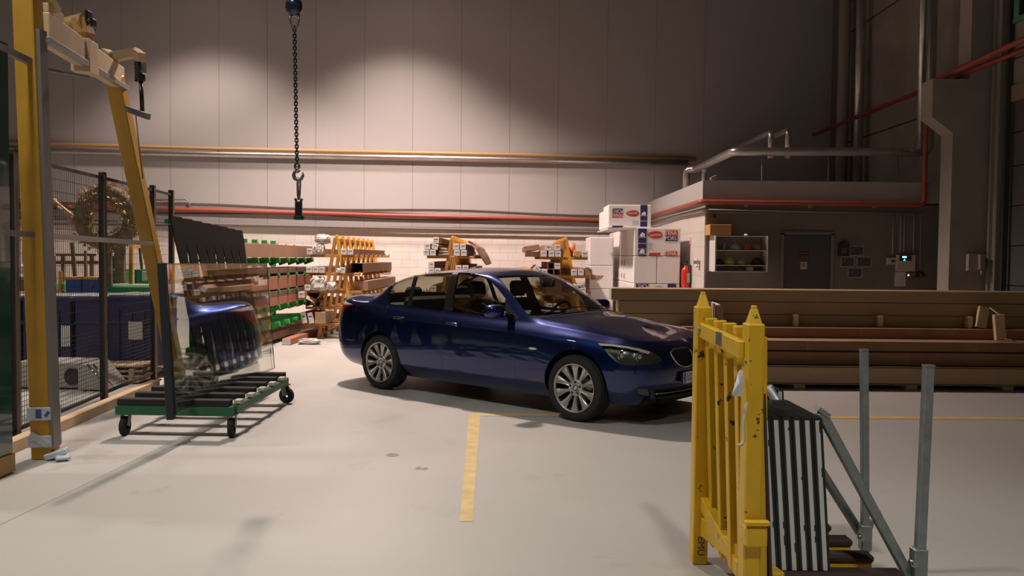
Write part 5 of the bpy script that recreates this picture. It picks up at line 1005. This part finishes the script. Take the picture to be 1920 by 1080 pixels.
# galvanised stakes and props
def stake(x, y, z0, z1, lean, label, w=.042):
    t = thing('support_post', (x, y, z0), label, 'post'); m = MB(); m.bar((x, y, z0), (x+lean, y, z1), w, w, 0, .004, (0, 1, 0)); m.box((x+lean, y, z1+.003), (w*1.05, w*1.05, .008)); m.build('tube', galv, t)
    m = MB(); m.box((x-.002, y, z0+.09), (w*1.5, w*1.4, .13), None, 0, .004); m.build('clamp_sleeve', galv, t); m = MB(); m.cyl((x-w*1.1, y-.02, z0+.10), (x-w*1.1, y-.05, z0+.10), .016, 12); m.cyl((x-w*1.1, y-.05, z0+.10), (x-w*1.1, y-.06, z0+.10), .009, 8); m.build('clamp_bolt', mat('steel', (.4, .4, .4), .3, 1), t)
a, b = at(1622, 1040, 4.2), at(1620, 657, 4.2); stake(a.x, 4.2, max(a.z, .0)+.0, b.z, b.x-a.x, 'farther of the two galvanised posts at the right end of the stillage', .036)
a, b = at(1722, 1092, 3.65), at(1741, 687, 3.65); stake(a.x, 3.65, a.z, b.z, b.x-a.x, 'nearer of the two galvanised posts at the right end of the stillage', .040)
a, b = at(1538, 772, 3.68), at(1706, 1084, 3.68); m = MB(); m.bar(a, b, .042, .042, 0, .004, (0, 1, 0)); m.box(a+Vector((.01, 0, .0)), (.06, .05, .02), (0, .6, 0)); solo(m, 'prop_bar', galv, 'near slanting galvanised bar pressing on the glazing units', 'bar')
a, b = at(1440, 726, 4.25), at(1612, 998, 4.25); m = MB(); m.tube([a, b], .024, 12); m.box(b+Vector((.03, 0, .03)), (.05, .05, .08), (0, .3, 0)); solo(m, 'prop_bar', galv, 'far slanting galvanised bar behind the glazing units', 'bar')
# ---------------------------------------------------------------- chain hoist hook
CY = 7.0; ch = mat('blackened chain', (.05, .05, .055), .3, .8); iron = mat('worn iron', (.22, .19, .16), .4, .8); navyp = mat('dark blue enamel', (.012, .015, .05), .25, 0, .8)
P = lambda x, y: at(x, y, CY)
t = thing('hook_block', P(549, 20), 'dark blue hoist hook block at the top centre left', 'hoist'); c = P(551, 12)
m = MB(); m.sphere(c, .075, 0, 20, 12, (.95, .7, 1.1)); m.tube([P(549, -60), c], .045, 14); m.build('block_body', navyp, t)
m = MB(); m.sphere((c.x+.03, c.y-.03, c.z+.11), .05, 0, 14, 8, (1.3, .8, .5)); m.build('yellow_cap', mat('dull yellow', (.5, .42, .08), .4), t)
m = MB(); k0 = P(552, 38); m.tube([(k0.x-.035, CY, k0.z+.07), (k0.x-.037, CY, k0.z), (k0.x-.02, CY, k0.z-.055), (k0.x, CY, k0.z-.07), (k0.x+.02, CY, k0.z-.055), (k0.x+.037, CY, k0.z), (k0.x+.035, CY, k0.z+.07)], .010, 10); m.build('shackle', iron, t)
m = MB(); m.cyl((k0.x, CY, -0+P(552, -60).z), (k0.x, CY, 10.0), .012, 8); m.build('hoist_rope', iron, t)
t = thing('lifting_chain', P(554, 55), 'long black link chain hanging from the hoist block', 'chain'); p0, p1 = P(552, 47), P(557, 312); N_ = 46; L_ = (p1-p0)
for i in range(N_):
    c = p0+L_*((i+.5)/N_); m = MB(); h = L_.length/N_*.74; ax = Vector((1, 0, 0)) if i % 2 else Vector((0, 1, 0)); ax = (ax+Vector((0, 1, 0) if i % 2 else (-1, 0, 0))*.5).normalized(); w = .0125
    pts = [c+ax*(w*math.cos(a))+Vector((0, 0, 1))*((h-w)*(1 if math.sin(a) > 0 else -1)+w*math.sin(a)) for a in np.linspace(0.001, 2*math.pi+.001, 13)[:-1]]
    m.tube(pts, .0052, 7, closed=True); m.build('link', ch, t)
t = thing('lifting_hook', P(558, 325), 'worn iron hook at the bottom of the chain', 'hook'); q = P(558, 324); s = .0045
m = MB(); m.tube([P(557, 309)+Vector((.022*math.cos(a), 0, .022*math.sin(a)-.012)) for a in np.linspace(0, 2*math.pi, 13)[:-1]], .008, 8, closed=True); m.tube([P(x, y) for x, y in ((555, 318), (552, 323), (550.5, 329), (553, 335), (559, 337.5), (565, 335), (568, 329), (567.5, 323))], [.011, .013, .015, .017, .017, .015, .012, .006], 10); m.tube([P(557, 317), P(561, 321), P(556, 324)], [.008, .012, .007], 8); m.build('hook_body', iron, t)
t = thing('gripper', P(560, 400), 'black clamp hanging from the iron hook', 'clamp')
m = MB(); m.tube([P(559, 333), P(558, 345), P(558.5, 366), P(560, 375)], .010, 8); m.tube([P(563, 333), P(563, 345), P(562, 366), P(560.5, 375)], .008, 8); m.build('link', iron, t)
m = MB(); a = P(560, 395); m.box((a.x, CY, a.z), (.055, .05, .155), None, 0, .008); m.box((a.x-.022, CY, a.z+.085), (.012, .04, .035), (0, -.3, 0)); m.box((a.x+.022, CY, a.z+.085), (.012, .04, .035), (0, .3, 0)); b = P(560, 408); m.box((b.x+.004, CY, b.z), (.085, .06, .04), None, 0, .012); m.build('clamp_body', blk, t)
# ---------------------------------------------------------------- glass trolley on the left
dgrn = mat('trolley green', (.012, .11, .045), .45, vary=.15, vscale=8); brub = mat('black rubber', (.014, .012, .012), .85, bump=.3, bscale=60); pale = mat('pale worn wood', (.46, .44, .36), .8)
def tr(u, v, z):                               # u across (left to right), v away from the camera
    a, b, c = Vector((-3.40, 7.25, 0)), Vector((-2.42, 7.22, 0)), Vector((-2.42, 8.98, 0)); p = a+(b-a)*u+(c-b)*v; return Vector((p.x, p.y, z))
t = thing('glass_trolley', tr(.5, .5, 0), 'low green trolley with black slats and castors, carrying glass', 'trolley')
m = MB(); m.bar(tr(-.06, 0, .235), tr(1.0, 0, .235), .06, .085, 0, .006); m.build('front_beam', dgrn, t); m = MB(); m.bar(tr(0, 1, .235), tr(1, 1, .235), .06, .08, 0, .006); m.build('rear_beam', dgrn, t)
for u in (0.01, .99): m = MB(); m.bar(tr(u, .03, .24), tr(u, .99, .24), .05, .07, 0, .005); m.build('side_beam', dgrn, t)
for i in range(6):
    v = .01+i*.196; m = MB(); m.bar(tr(-.04, v, .305), tr(.97, v, .305), .10, .055, 0, .006); m.build('slat', brub, t); m = MB(); q = tr(1.0, v+.06, .285); m.box((q.x, q.y+.02, .30), (.06, .10, .03))
    if i < 5: m.build('slat_block', pale, t)
for (u, v, a) in ((.0, 0.0, 0), (.97, 0.0, .1), (0, .97, 0), (.99, .97, 1.25)):
    p = tr(u, v+.02, 0); R_ = Matrix.Rotation(a, 3, 'Z'); m = MB(); R2 = Matrix.Rotation(a, 3, 'Z'); ax = R_@Vector((1, 0, 0)); fw_ = R_@Vector((0, 1, 0)); c = p+Vector((0, 0, .085))
    m.lathe(c-ax*.022, ax, [(0, .03), (0, .075), (.006, .085), (.038, .085), (.044, .075), (.044, .03)], 28); wl = m.build('castor_wheel', brub, t); m = MB(); m.lathe(c-ax*.026, ax, [(0, 0), (0, .05), (.052, .05), (.052, 0)], 20); m.build('wheel_hub', mat('orange hub', (.30, .16, .08), .6), wl)
    m = MB(); m.bar(c+ax*.032, c+ax*.032+Vector((0, 0, .115))+fw_*.03, .006, .06, 0, 0, fw_); m.bar(c-ax*.032, c-ax*.032+Vector((0, 0, .115))+fw_*.03, .006, .06, 0, 0, fw_); m.box(c+Vector((0, 0, .115))+fw_*.03, (.10, .10, .012), R_); m.build('castor_fork', mat('castor steel', (.20, .19, .17), .5, .6), t)
# glass pane standing on the trolley
pg = glass_mat('pane glass', (.93, .95, .93), 1.25, 1.52)
A0, A1 = at(318, 779, 6.85), at(302, 497, 6.85); B0 = Vector((-2.76, 9.55, .30)); B1 = Vector((-2.85, 9.55, 1.50)); A0 = Vector((-2.80, 6.85, .28)); A1 = Vector((-2.885, 6.85, 1.52))
for i in range(2):
    off = Vector((.028*i, 0, 0)); t = thing('glass_sheet', A0+off, ['left sheet of the pair of glass panes on the green trolley', 'right sheet, nearest the car, of the pair of glass panes on the trolley'][i], 'glass pane', 'glass panes on the trolley')
    m = MB(); m.add([p+off+Vector((dx, 0, 0)) for dx in (0, .006) for p in (A0, B0, B1, A1)], [(0, 1, 2, 3), (4, 5, 6, 7), (0, 4, 5, 1), (1, 5, 6, 2), (2, 6, 7, 3), (3, 7, 4, 0)]); m.build('pane', pg, t)
    m = MB(); m.tube([p+off+Vector((.003, 0, 0)) for p in (A0, B0, B1, A1)], .005, 6, closed=True, smooth=False); m.build('pane_edge', mat('dark glass edge', (.05, .07, .06), .3), t)
m = MB(); m.bar(A0+Vector((-.005, -.02, -.045)), A1+Vector((.010, -.02, .01)), .062, .06, 0, .006, (0, 1, 0)); solo(m, 'edge_guard', mat('blue black rubber', (.016, .018, .028), .5), 'thick black guard bar over the near edge of the glass panes', 'guard')
# dark ribbed A-frame behind the trolley
t = thing('glass_stillage', (-3.55, 10.0, 0), 'tall black slatted stillage behind the glass panes', 'rack')
for i in range(8):
    y = 9.28+i*.30; m = MB(); zt = 2.02-.012*i; prof = [(zt, .158), (1.80, .158), (1.32, .085), (1.30, .150), (.95, .150), (.18, .062)]; vs = []
    for z, w in prof: x = -3.74+.32*(zt-z)/1.84; vs += [Vector((x, y-w, z)), Vector((x, y+w, z)), Vector((x-.012, y+w, z)), Vector((x-.012, y-w, z))]
    m.add(vs, [(k*4+j, k*4+(j+1) % 4, k*4+4+(j+1) % 4, k*4+4+j) for k in range(5) for j in range(4)]+[(0, 1, 2, 3), (23, 22, 21, 20)]); m.build('slat', mat('dark brown rubber', (.010, .007, .006), .95, spec=.12), t)
    m = MB(); m.bar((-3.77, y, zt), (-3.45, y, .18), .02, .015, 0, 0, (0, 1, 0)); m.build('slat_post', dgrn, t)
m = MB(); m.bar((-3.79, 9.12, 1.96), (-3.79, 11.5, 1.87), .04, .05); m.build('top_beam', dgrn, t); m = MB(); m.bar((-3.55, 9.12, .14), (-3.55, 11.5, .14), .08, .10); m.build('frame_beam', dgrn, t)
for y in (9.2, 10.2, 11.4): m = MB(); m.box((-3.62, y, .05), (.30, .08, .10)); m.build('base_foot', dgrn, t)
# ---------------------------------------------------------------- yellow gantry
gy = mat('gantry yellow', (.50, .27, .03), .5, vary=.16, vscale=3); gyd = mat('gantry ochre', (.36, .19, .05), .55, vary=.15, vscale=3); gcr = mat('gantry cream', (.55, .40, .24), .55, vary=.15, vscale=4); grey = mat('grey steel angle', (.26, .24, .23), .45, .5)
t = thing('gantry', (-3.64, 6.43, 0), 'yellow steel gantry with a near upright post and a leaning far leg, left', 'gantry')
NB, NT = Vector((-3.63, 6.45, 0)), Vector((-3.71, 6.40, 3.55)); FB, FT_ = Vector((-4.13, 10.3, 0)), Vector((-4.29, 9.0, 3.5))
m = MB(); m.bar(NB, NT, .155, .14, 0, .008, (0, 1, 0)); m.build('near_post', gy, t); m = MB(); m.bar(FB, FT_, .16, .14, 0, .008, (0, 1, 0)); m.build('far_leg', gy, t)
BN, BF = Vector((-3.66, 6.38, 3.33)), Vector((-4.27, 9.0, 3.50)); d = (BF-BN).normalized()
m = MB(); m.bar(BN+d*.10+Vector((.045, 0, 0)), BF+d*.15, .11, .24, 0, .01, (0, 0, 1)); m.build('cross_beam', gcr, t); m = MB(); m.bar(BN+d*.08+Vector((.09, 0, -.10)), BF+d*.2+Vector((.07, 0, -.10)), .05, .05, 0, .004); m.build('beam_flange', grey, t)
m = MB(); m.bar(BN+d*.10+Vector((.045, 0, .155)), BN+d*.5+Vector((.045, 0, .155)), .09, .07, 0, .006); m.build('beam_step', gcr, t); m = MB(); m.bar(BN+d*1.20+Vector((.03, 0, -.02)), BN+d*1.52+Vector((.03, 0, -.02)), .16, .30, 0, .006); m.build('beam_bracket', gcr, t)
m = MB(); m.bar((-3.64, 6.40, 3.72), (-3.60, 6.62, 3.50), .05, .05); m.build('beam_gusset', gcr, t)
m = MB(); m.bar((NB.x+.095, NT.y+.02, 0.1), (NT.x+.095, NT.y+.02, 3.3), .03, .10, 0, 0, (0, 1, 0)); m.build('post_angle', grey, t)
m = MB(); m.bar((-3.58, 5.3, 1.76), (-3.66, 6.38, 1.735), .03, .04); m.bar((-3.64, 6.38, 1.735), (-4.13, 9.55, 1.72), .03, .045); m.build('handrail', grey, t)
m = MB(); m.bar((-3.60, 5.3, 3.06), (-3.66, 6.4, 3.04), .04, .05); m.bar((-3.66, 6.45, 3.02), (-3.50, 6.9, 3.05), .03, .02); m.build('upper_rail', grey, t)
m = MB(); m.bar((-3.99, 7.65, 3.62), (-3.85, 7.62, 3.66), .20, .24, 0, .05); m.cyl((-4.15, 7.7, 3.64), (-3.87, 7.62, 3.68), .10, 18); m.build('drive_motor', gyd, t); m = MB(); m.box((-3.85, 7.6, 3.74), (.03, .10, .10), None, 0, .01); m.box((-3.81, 7.6, 3.68), (.03, .08, .08), None, 0, .01); m.build('motor_cap', blk, t)
m = MB(); ax0 = at(208, 108, 8.9); ax1 = at(258, 98, 8.8); ax2 = at(264, 106, 8.6); m.bar(ax0, ax1, .10, .09, 0, .006); m.bar(at(197, 100, 9.0), at(212, 110, 8.85), .10, .10, 0, .006); m.bar(at(254, 99, 8.8), at(266, 108, 8.6), .09, .09, 0, .006); m.build('jib_arm', gcr, t)
m = MB(); a, b = at(262, 116, 8.7), at(263, 152, 8.7); n = 60; m.tube([a+(b-a)*(i/n)+Vector((.045*math.cos(i*.9), .045*math.sin(i*.9), 0)) for i in range(n+1)], .012, 6); m.cyl(a, b, .030, 12); m.build('spring', blk, t)
m = MB(); m.box(at(268, 128, 8.7), (.05, .08, .14), None, 0, .015); m.build('spring_clip', mat('chrome', (.75, .74, .72), .12, 1), t)
m = MB(); m.tube([at(264, 150, 8.7), at(267, 210, 8.7)], .022, 10); m.build('spring_rod', blk, t); m = MB(); m.bar(at(238, 204, 8.9), at(279, 219, 8.5), .04, .06, 0, .004); m.build('rod_bracket', grey, t)
m = MB(); m.tube([at(255, 214, 8.75), at(260, 270, 8.75), at(268, 335, 8.75)], .008, 6); m.build('pull_cord', mat('brown cord', (.25, .13, .07), .7), t)
# printed tape round the foot of the post
tp = mat('silver tape', (.55, .60, .66), .3, .1, vary=.15, vscale=20); m = MB(); m.bar((-3.63, 6.44, .10), (-3.633, 6.44, .19), .184, .154, 0, .002, (0, 1, 0)); m.bar((-3.70, 6.36, .20), (-3.56, 6.36, .12), .05, .012, 0, 0, (0, 1, 0)); solo(m, 'tape_band', tp, 'lower, crumpled band of silver tape at the foot of the near gantry post', 'tape')
m = MB(); m.bar((-3.634, 6.44, .31), (-3.637, 6.44, .41), .182, .152, 0, .002, (0, 1, 0)); o = solo(m, 'tape_band', tp, 'upper, printed band of silver tape round the near gantry post', 'tape')
m = MB(); m.box((-3.635, 6.365, .36), (.045, .004, .07)); m.box((-3.57, 6.365, .36), (.025, .004, .05), (0, .6, 0)); m.build('tape_print', mat('tape blue', (.05, .09, .3), .5), o)
m = MB(); m.box((-3.52, 6.40, .045), (.16, .10, .05), (0, -.3, .2), 0, .01); m.box((-3.46, 6.38, .03), (.10, .12, .03), (.1, 0, .5), 0, .008); solo(m, 'crumpled_foil', tp, 'crumpled silver foil on the floor against the near gantry post', 'foil')
m = MB(); m.bar((-3.93, 5.6, .05), (-4.25, 9.9, .05), .10, .10, 0, .006); solo(m, 'timber_beam', wood, 'long pale timber beam on the floor in front of the mesh fence', 'beam')
# ---------------------------------------------------------------- mesh fence
fx = lambda y: -4.14-.1*(y-6.74)
t = thing('mesh_fence', (-4.3, 8, 0), 'black wire mesh safety fence behind the gantry', 'fence'); fbk = mat('fence black', (.015, .014, .013), .6); fbr = mat('post brown edge', (.12, .08, .05), .6)
for y in (5.3, 6.95, 8.85, 10.45, 11.2):
    m = MB(); m.box((fx(y), y, 1.23), (.06, .06, 2.46), None, 0, .004); m.box((fx(y)+.034, y-.01, 1.23), (.008, .05, 2.40), None, 1); m.box((fx(y), y, .01), (.14, .14, .02)); m.build('fence_post', [fbk, fbr], t)
m = MB(); y = 5.0
while y < 11.2: m.box((fx(y), y, 1.25), (.0034, .0034, 2.26)); y += .042
m.build('upright_wires', fbk, t)['kind'] = 'stuff'
m = MB(); z = .16
while z < 2.38: m.bar((fx(5.0), 5.0, z), (fx(11.2), 11.2, z), .0036, .0036 if True else 0); z += .042 if z < .75 else .115
m.build('level_wires', fbk, t)['kind'] = 'stuff'
m = MB(); m.bar((fx(5), 5.0, 2.40), (fx(11.2), 11.2, 2.40), .03, .03); m.build('top_rail', fbk, t); m = MB(); m.bar((fx(5), 5.0, .11), (fx(11.2), 11.2, .11), .03, .03); m.build('bottom_rail', fbk, t)
# panes standing at the left edge
gedge = mat('green glass edge', (.015, .06, .042), .15, 0, 1)
for i in range(3): m = MB(); m.box((-3.625-.035*i, 5.6, 1.62), (.014, .8, 2.94), (0, .0, 0)); solo(m, 'glass_sheet', gedge, ['rightmost', 'middle', 'leftmost'][i]+' of the tall green-edged glass sheets at the left edge', 'glass sheet', 'tall glass sheets at the left edge')
m = MB(); m.box((-3.70, 5.55, .08), (.2, .9, .13)); solo(m, 'timber_block', gyd, 'ochre block under the tall glass sheets at the left edge', 'block')
# ---------------------------------------------------------------- behind the fence: crates and machine parts
blu = mat('navy plastic', (.022, .024, .105), .4, vary=.15, vscale=2); blu2 = mat('blue plastic', (.04, .11, .38), .45); gr2 = mat('crate green', (.015, .26, .08), .45)
def crate(px0, px1, y, z1, mt, label, group=None, z0=.13, ribs=True, lidm=None, dep=.75, sheet=None):
    a, b = at(px0, 600, y).x, at(px1, 600, y).x; t = thing('plastic_crate', ((a+b)/2, y+dep/2, z0), label, 'crate', group); m = MB(); w = b-a; h = z1-z0; cx = (a+b)/2
    m.box((cx, y+dep/2, z0+h/2), (w-.03, dep-.03, h), None, 0, .015); m.box((cx, y+dep/2, z1-.03), (w, dep, .05), None, 0, .01); m.box((cx, y+dep/2, z0+h*.62), (w-.005, dep, .03), None, 0, .008)
    if ribs:
        for k in range(1, 4): m.box((a+w*k/4, y+.01, z0+h*.42), (.025, .03, h*.75))
    m.build('crate_body', mt, t)
    m = MB(); m.box((cx, y+dep/2, z1+.01), (w*.96, dep*.9, .03), None, 0, .01); m.build('white_film', plast, t)
    if sheet: p, q = at(sheet[0], sheet[1], y-.02), at(sheet[2], sheet[3], y-.02); m = MB(); m.box(((p.x+q.x)/2, y-.012, (p.z+q.z)/2), (q.x-p.x, .006, p.z-q.z)); m.build('paper_label', mat('label paper', (.60, .57, .55), .8), t)
    return t
m = MB()
for x in (-7.0, -6.4, -5.8, -5.2, -4.75): m.box((x, 11.2, .05), (.10, .8, .10))
m.box((-5.85, 11.2, .115), (2.7, .85, .03)); solo(m, 'pallet', wood, 'timber pallet under the navy crates behind the fence', 'pallet')
crate(-60, 36, 10.8, 1.03, blu, 'leftmost navy crate behind the fence', 'navy crates'); crate(38, 133, 10.8, 1.03, blu, 'second navy crate from the left behind the fence', 'navy crates', sheet=(114, 610, 131, 650))
crate(137, 196, 10.82, 1.03, blu, 'third navy crate from the left behind the fence', 'navy crates', ribs=False); crate(199, 292, 10.8, 1.05, blu, 'rightmost navy crate behind the fence, with a white paper label', 'navy crates', sheet=(240, 603, 267, 637))
t = thing('grey_machine', (-5.4, 9.95, 0), 'low grey machine base with a round fan behind the fence', 'machine'); gm = mat('machine grey', (.36, .33, .30), .5, vary=.1); a, b = at(28, 720, 9.7), at(148, 720, 9.7); m = MB(); m.box(((a.x+b.x)/2, 9.95, .17), (b.x-a.x, .5, .30), None, 0, .01); m.build('housing', gm, t)
p = at(140, 728, 9.68); m = MB(); m.lathe((p.x-.03, 9.70, .16), (0, -1, 0), [(0, .10), (.012, .10), (.02, .085), (.012, .0)], 24); m.build('fan', blk, t); m = MB(); q = at(155, 714, 9.6); m.prism([(q.x-.05, 9.6, .02), (q.x-.05, 9.6, .31), (q.x+.06, 9.6, .31), (q.x+.30, 9.6, .02)], (0, .5, 0)); m.build('sloped_cover', gm, t); m = MB(); m.tube([(q.x+.06, 9.59, .315), (q.x+.31, 9.59, .03)], .010, 6); m.tube([(q.x+.13, 9.59, .315), (q.x+.38, 9.59, .03)], .010, 6); m.build('chrome_rail', chrome, t)
m = MB()
for k in range(4): m.box((-4.94, 10.42+.01*k, .03+.06*k), (.72, .50, .022), (0, 0, .05*k))
for x in (-5.2, -4.94, -4.68): m.box((x, 10.42, .06), (.06, .46, .12)); m.box((x, 10.43, .15), (.06, .46, .06))
solo(m, 'pallet_stack', wood, 'stack of timber pallets on the floor below the rightmost navy crate', 'pallet')
def gbox(px0, py0, px1, py1, y, mt, label, cat='box', dep=.4, name='storage_box', lid=None):
    a, b = at(px0, py0, y), at(px1, py1, y); t = thing(name, ((a.x+b.x)/2, y+dep/2, b.z), label, cat); m = MB(); m.box(((a.x+b.x)/2, y+dep/2, (a.z+b.z)/2), (b.x-a.x, dep, a.z-b.z), None, 0, .012); m.build('box_body', mt, t)
    if lid: m = MB(); m.box(((a.x+b.x)/2, y+dep/2, a.z+.015), (b.x-a.x+.02, dep+.02, .04), None, 0, .008); m.build('lid', lid, t)
    return t
t = thing('work_table', (-5.9, 12.2, 0), 'long work table behind the navy crates', 'table'); m = MB(); m.box((-5.9, 12.3, 1.02), (3.6, 1.0, .05)); m.build('table_top', gm, t)
for x in (-7.5, -4.3):
    for y in (11.9, 12.7): m = MB(); m.box((x, y, .5), (.07, .07, 1.0)); m.build('leg', gm, t)
gbox(196, 537, 287, 556, 11.85, gr2, 'long green crate on the work table behind the fence', 'crate', .5); gbox(198, 505, 221, 532, 12.2, gr2, 'left small green box stacked at the back of the work table'); gbox(251, 505, 282, 532, 12.2, gr2, 'right small green box stacked at the back of the work table')
gbox(266, 508, 276, 527, 12.19, wlab, 'white card leaning on the right green box', 'card', .02, 'card'); gbox(88, 531, 103, 545, 12.0, gr2, 'tiny green box left of the blue bins')
gbox(122, 524, 152, 556, 11.9, blu2, 'left blue bin with a yellow lid on the work table', 'bin', .4, 'storage_bin', yel); gbox(154, 524, 184, 556, 11.9, blu2, 'right blue bin with a yellow lid on the work table', 'bin', .4, 'storage_bin', yel)
gbox(207, 479, 219, 504.5, 12.3, blu2, 'small blue canister standing on the left green box', 'canister', .15, 'canister'); gbox(168, 532, 175, 538, 11.88, redk, 'tiny red knob on the blue bin', 'knob', .02, 'knob')
gbox(12, 522, 48, 548, 12.0, cardd, 'dark brown carton at the left of the work table', 'carton'); bundle((at(30, 508, 12.1).x, 12.2, at(30, 512, 12.1).z), .16, .15, .12, 'heap of white packing film on the brown carton behind the fence', 21)
gbox(109, 508, 115, 545, 11.9, yel, 'small yellow upright left of the blue bins', 'post', .05, 'post'); bundle((at(98, 550, 11.7).x, 11.8, at(98, 552, 11.7).z+.02), .1, .08, .04, 'crumpled yellow wrapping at the front of the work table', 22, yel)
m = MB(); a, b = at(246, 462, 12.4), at(246, 532, 12.4); m.bar(a, b, .055, .05, 0, .004, (0, 1, 0)); m.bar(a, a+Vector((.0, .3, 0)), .05, .05); solo(m, 'yellow_upright', yel, 'yellow upright bar behind the green boxes', 'post')
# tattered brown ring on its stand
RC = at(200, 409, 12.0); RR = .40; t = thing('shaggy_ring', (RC.x, 12.0, 1.0), 'shaggy golden-brown ring on a stand behind the fence', 'ring'); random.seed(5); leaf = mat('golden brown strips', (.60, .42, .18), .45, vary=.4, vscale=9); m = MB()
m.lathe(RC, (0, 1, 0), [(.10*math.cos(a), RR-.04+.11*math.sin(a)) for a in np.linspace(0, 2*math.pi, 13)[:-1]], 40, closed=True); m.build('ring_core', mat('ring brown', (.22, .155, .085), .7, vary=.4, vscale=9, bump=.8, bscale=25), t)
m = MB()
for k in range(800):
    a = random.uniform(0, 2*math.pi); b = random.uniform(0, 2*math.pi); rr = RR-.04+.12*math.cos(b); p = RC+Vector((rr*math.cos(a), .12*math.sin(b)-.02, rr*math.sin(a))); d1 = Vector((math.cos(a)*math.cos(b), math.sin(b)*.8-.3, math.sin(a)*math.cos(b)))+Vector((random.uniform(-.6, .6), random.uniform(-.4, .4), random.uniform(-.6, .6))); d1.normalize(); s1 = d1.cross(Vector((random.random(), random.random(), random.random()))).normalized()*random.uniform(.012, .028); L = random.uniform(.04, .09)
    m.add([p-s1, p+s1, p+s1*.3+d1*L], [(0, 1, 2)])
m.build('ragged_strips', leaf, t)['kind'] = 'stuff'
m = MB(); m.bar(at(225, 455, 12.0), at(226, 530, 12.0), .13, .12, 0, .02, (0, 1, 0)); m.bar((RC.x, 12.05, RC.z-.3), (RC.x+.02, 12.05, 1.05), .06, .06); m.build('stand', MATS['ring brown'], t)
m = MB(); m.bar(at(20, 372, 12.6), at(104, 377, 12.4), .07, .07, 0, .01); m.bar(at(104, 378, 12.4), at(145, 411, 12.1), .03, .03); m.bar(at(108, 388, 12.4), at(140, 410, 12.1), .03, .03); m.bar(at(23, 380, 12.6), at(28, 415, 12.6), .03, .03); m.bar(at(28, 417, 12.6), at(45, 419, 12.6), .03, .03); solo(m, 'jib', gcr, 'cream jib reaching to the shaggy ring behind the fence', 'jib')
for k, (x0, y0, x1, y1) in enumerate(((135, 455, 143, 545), (102, 480, 104, 540), (160, 470, 161, 520), (262, 465, 266, 505))):
    m = MB(); m.bar(at(x0, y0, 12.3), at(x1, y1, 12.3), .05 if k == 0 else .03, .03, 0, 0, (0, 1, 0)); solo(m, 'steel_rod', fbr, ['thick dark', 'leftmost thin', 'middle thin', 'rightmost thin'][k]+' upright rod rising from the work table behind the fence', 'rod')
m = MB(); m.bar(at(60, 492, 12.9), at(185, 492, 12.9), .04, .05); m.bar(at(105, 478, 12.95), at(180, 478, 12.95), .03, .03)
for x in (72, 118, 172): p = at(x, 478, 12.93); m.box((p.x, 12.93, p.z/2), (.04, .05, p.z))
solo(m, 'rod_stand', fbr, 'dark rail frame standing behind the work table', 'stand')
for o in list(bpy.data.objects):
    for k in ('_world', '_org'):
        if k in o: del o[k]
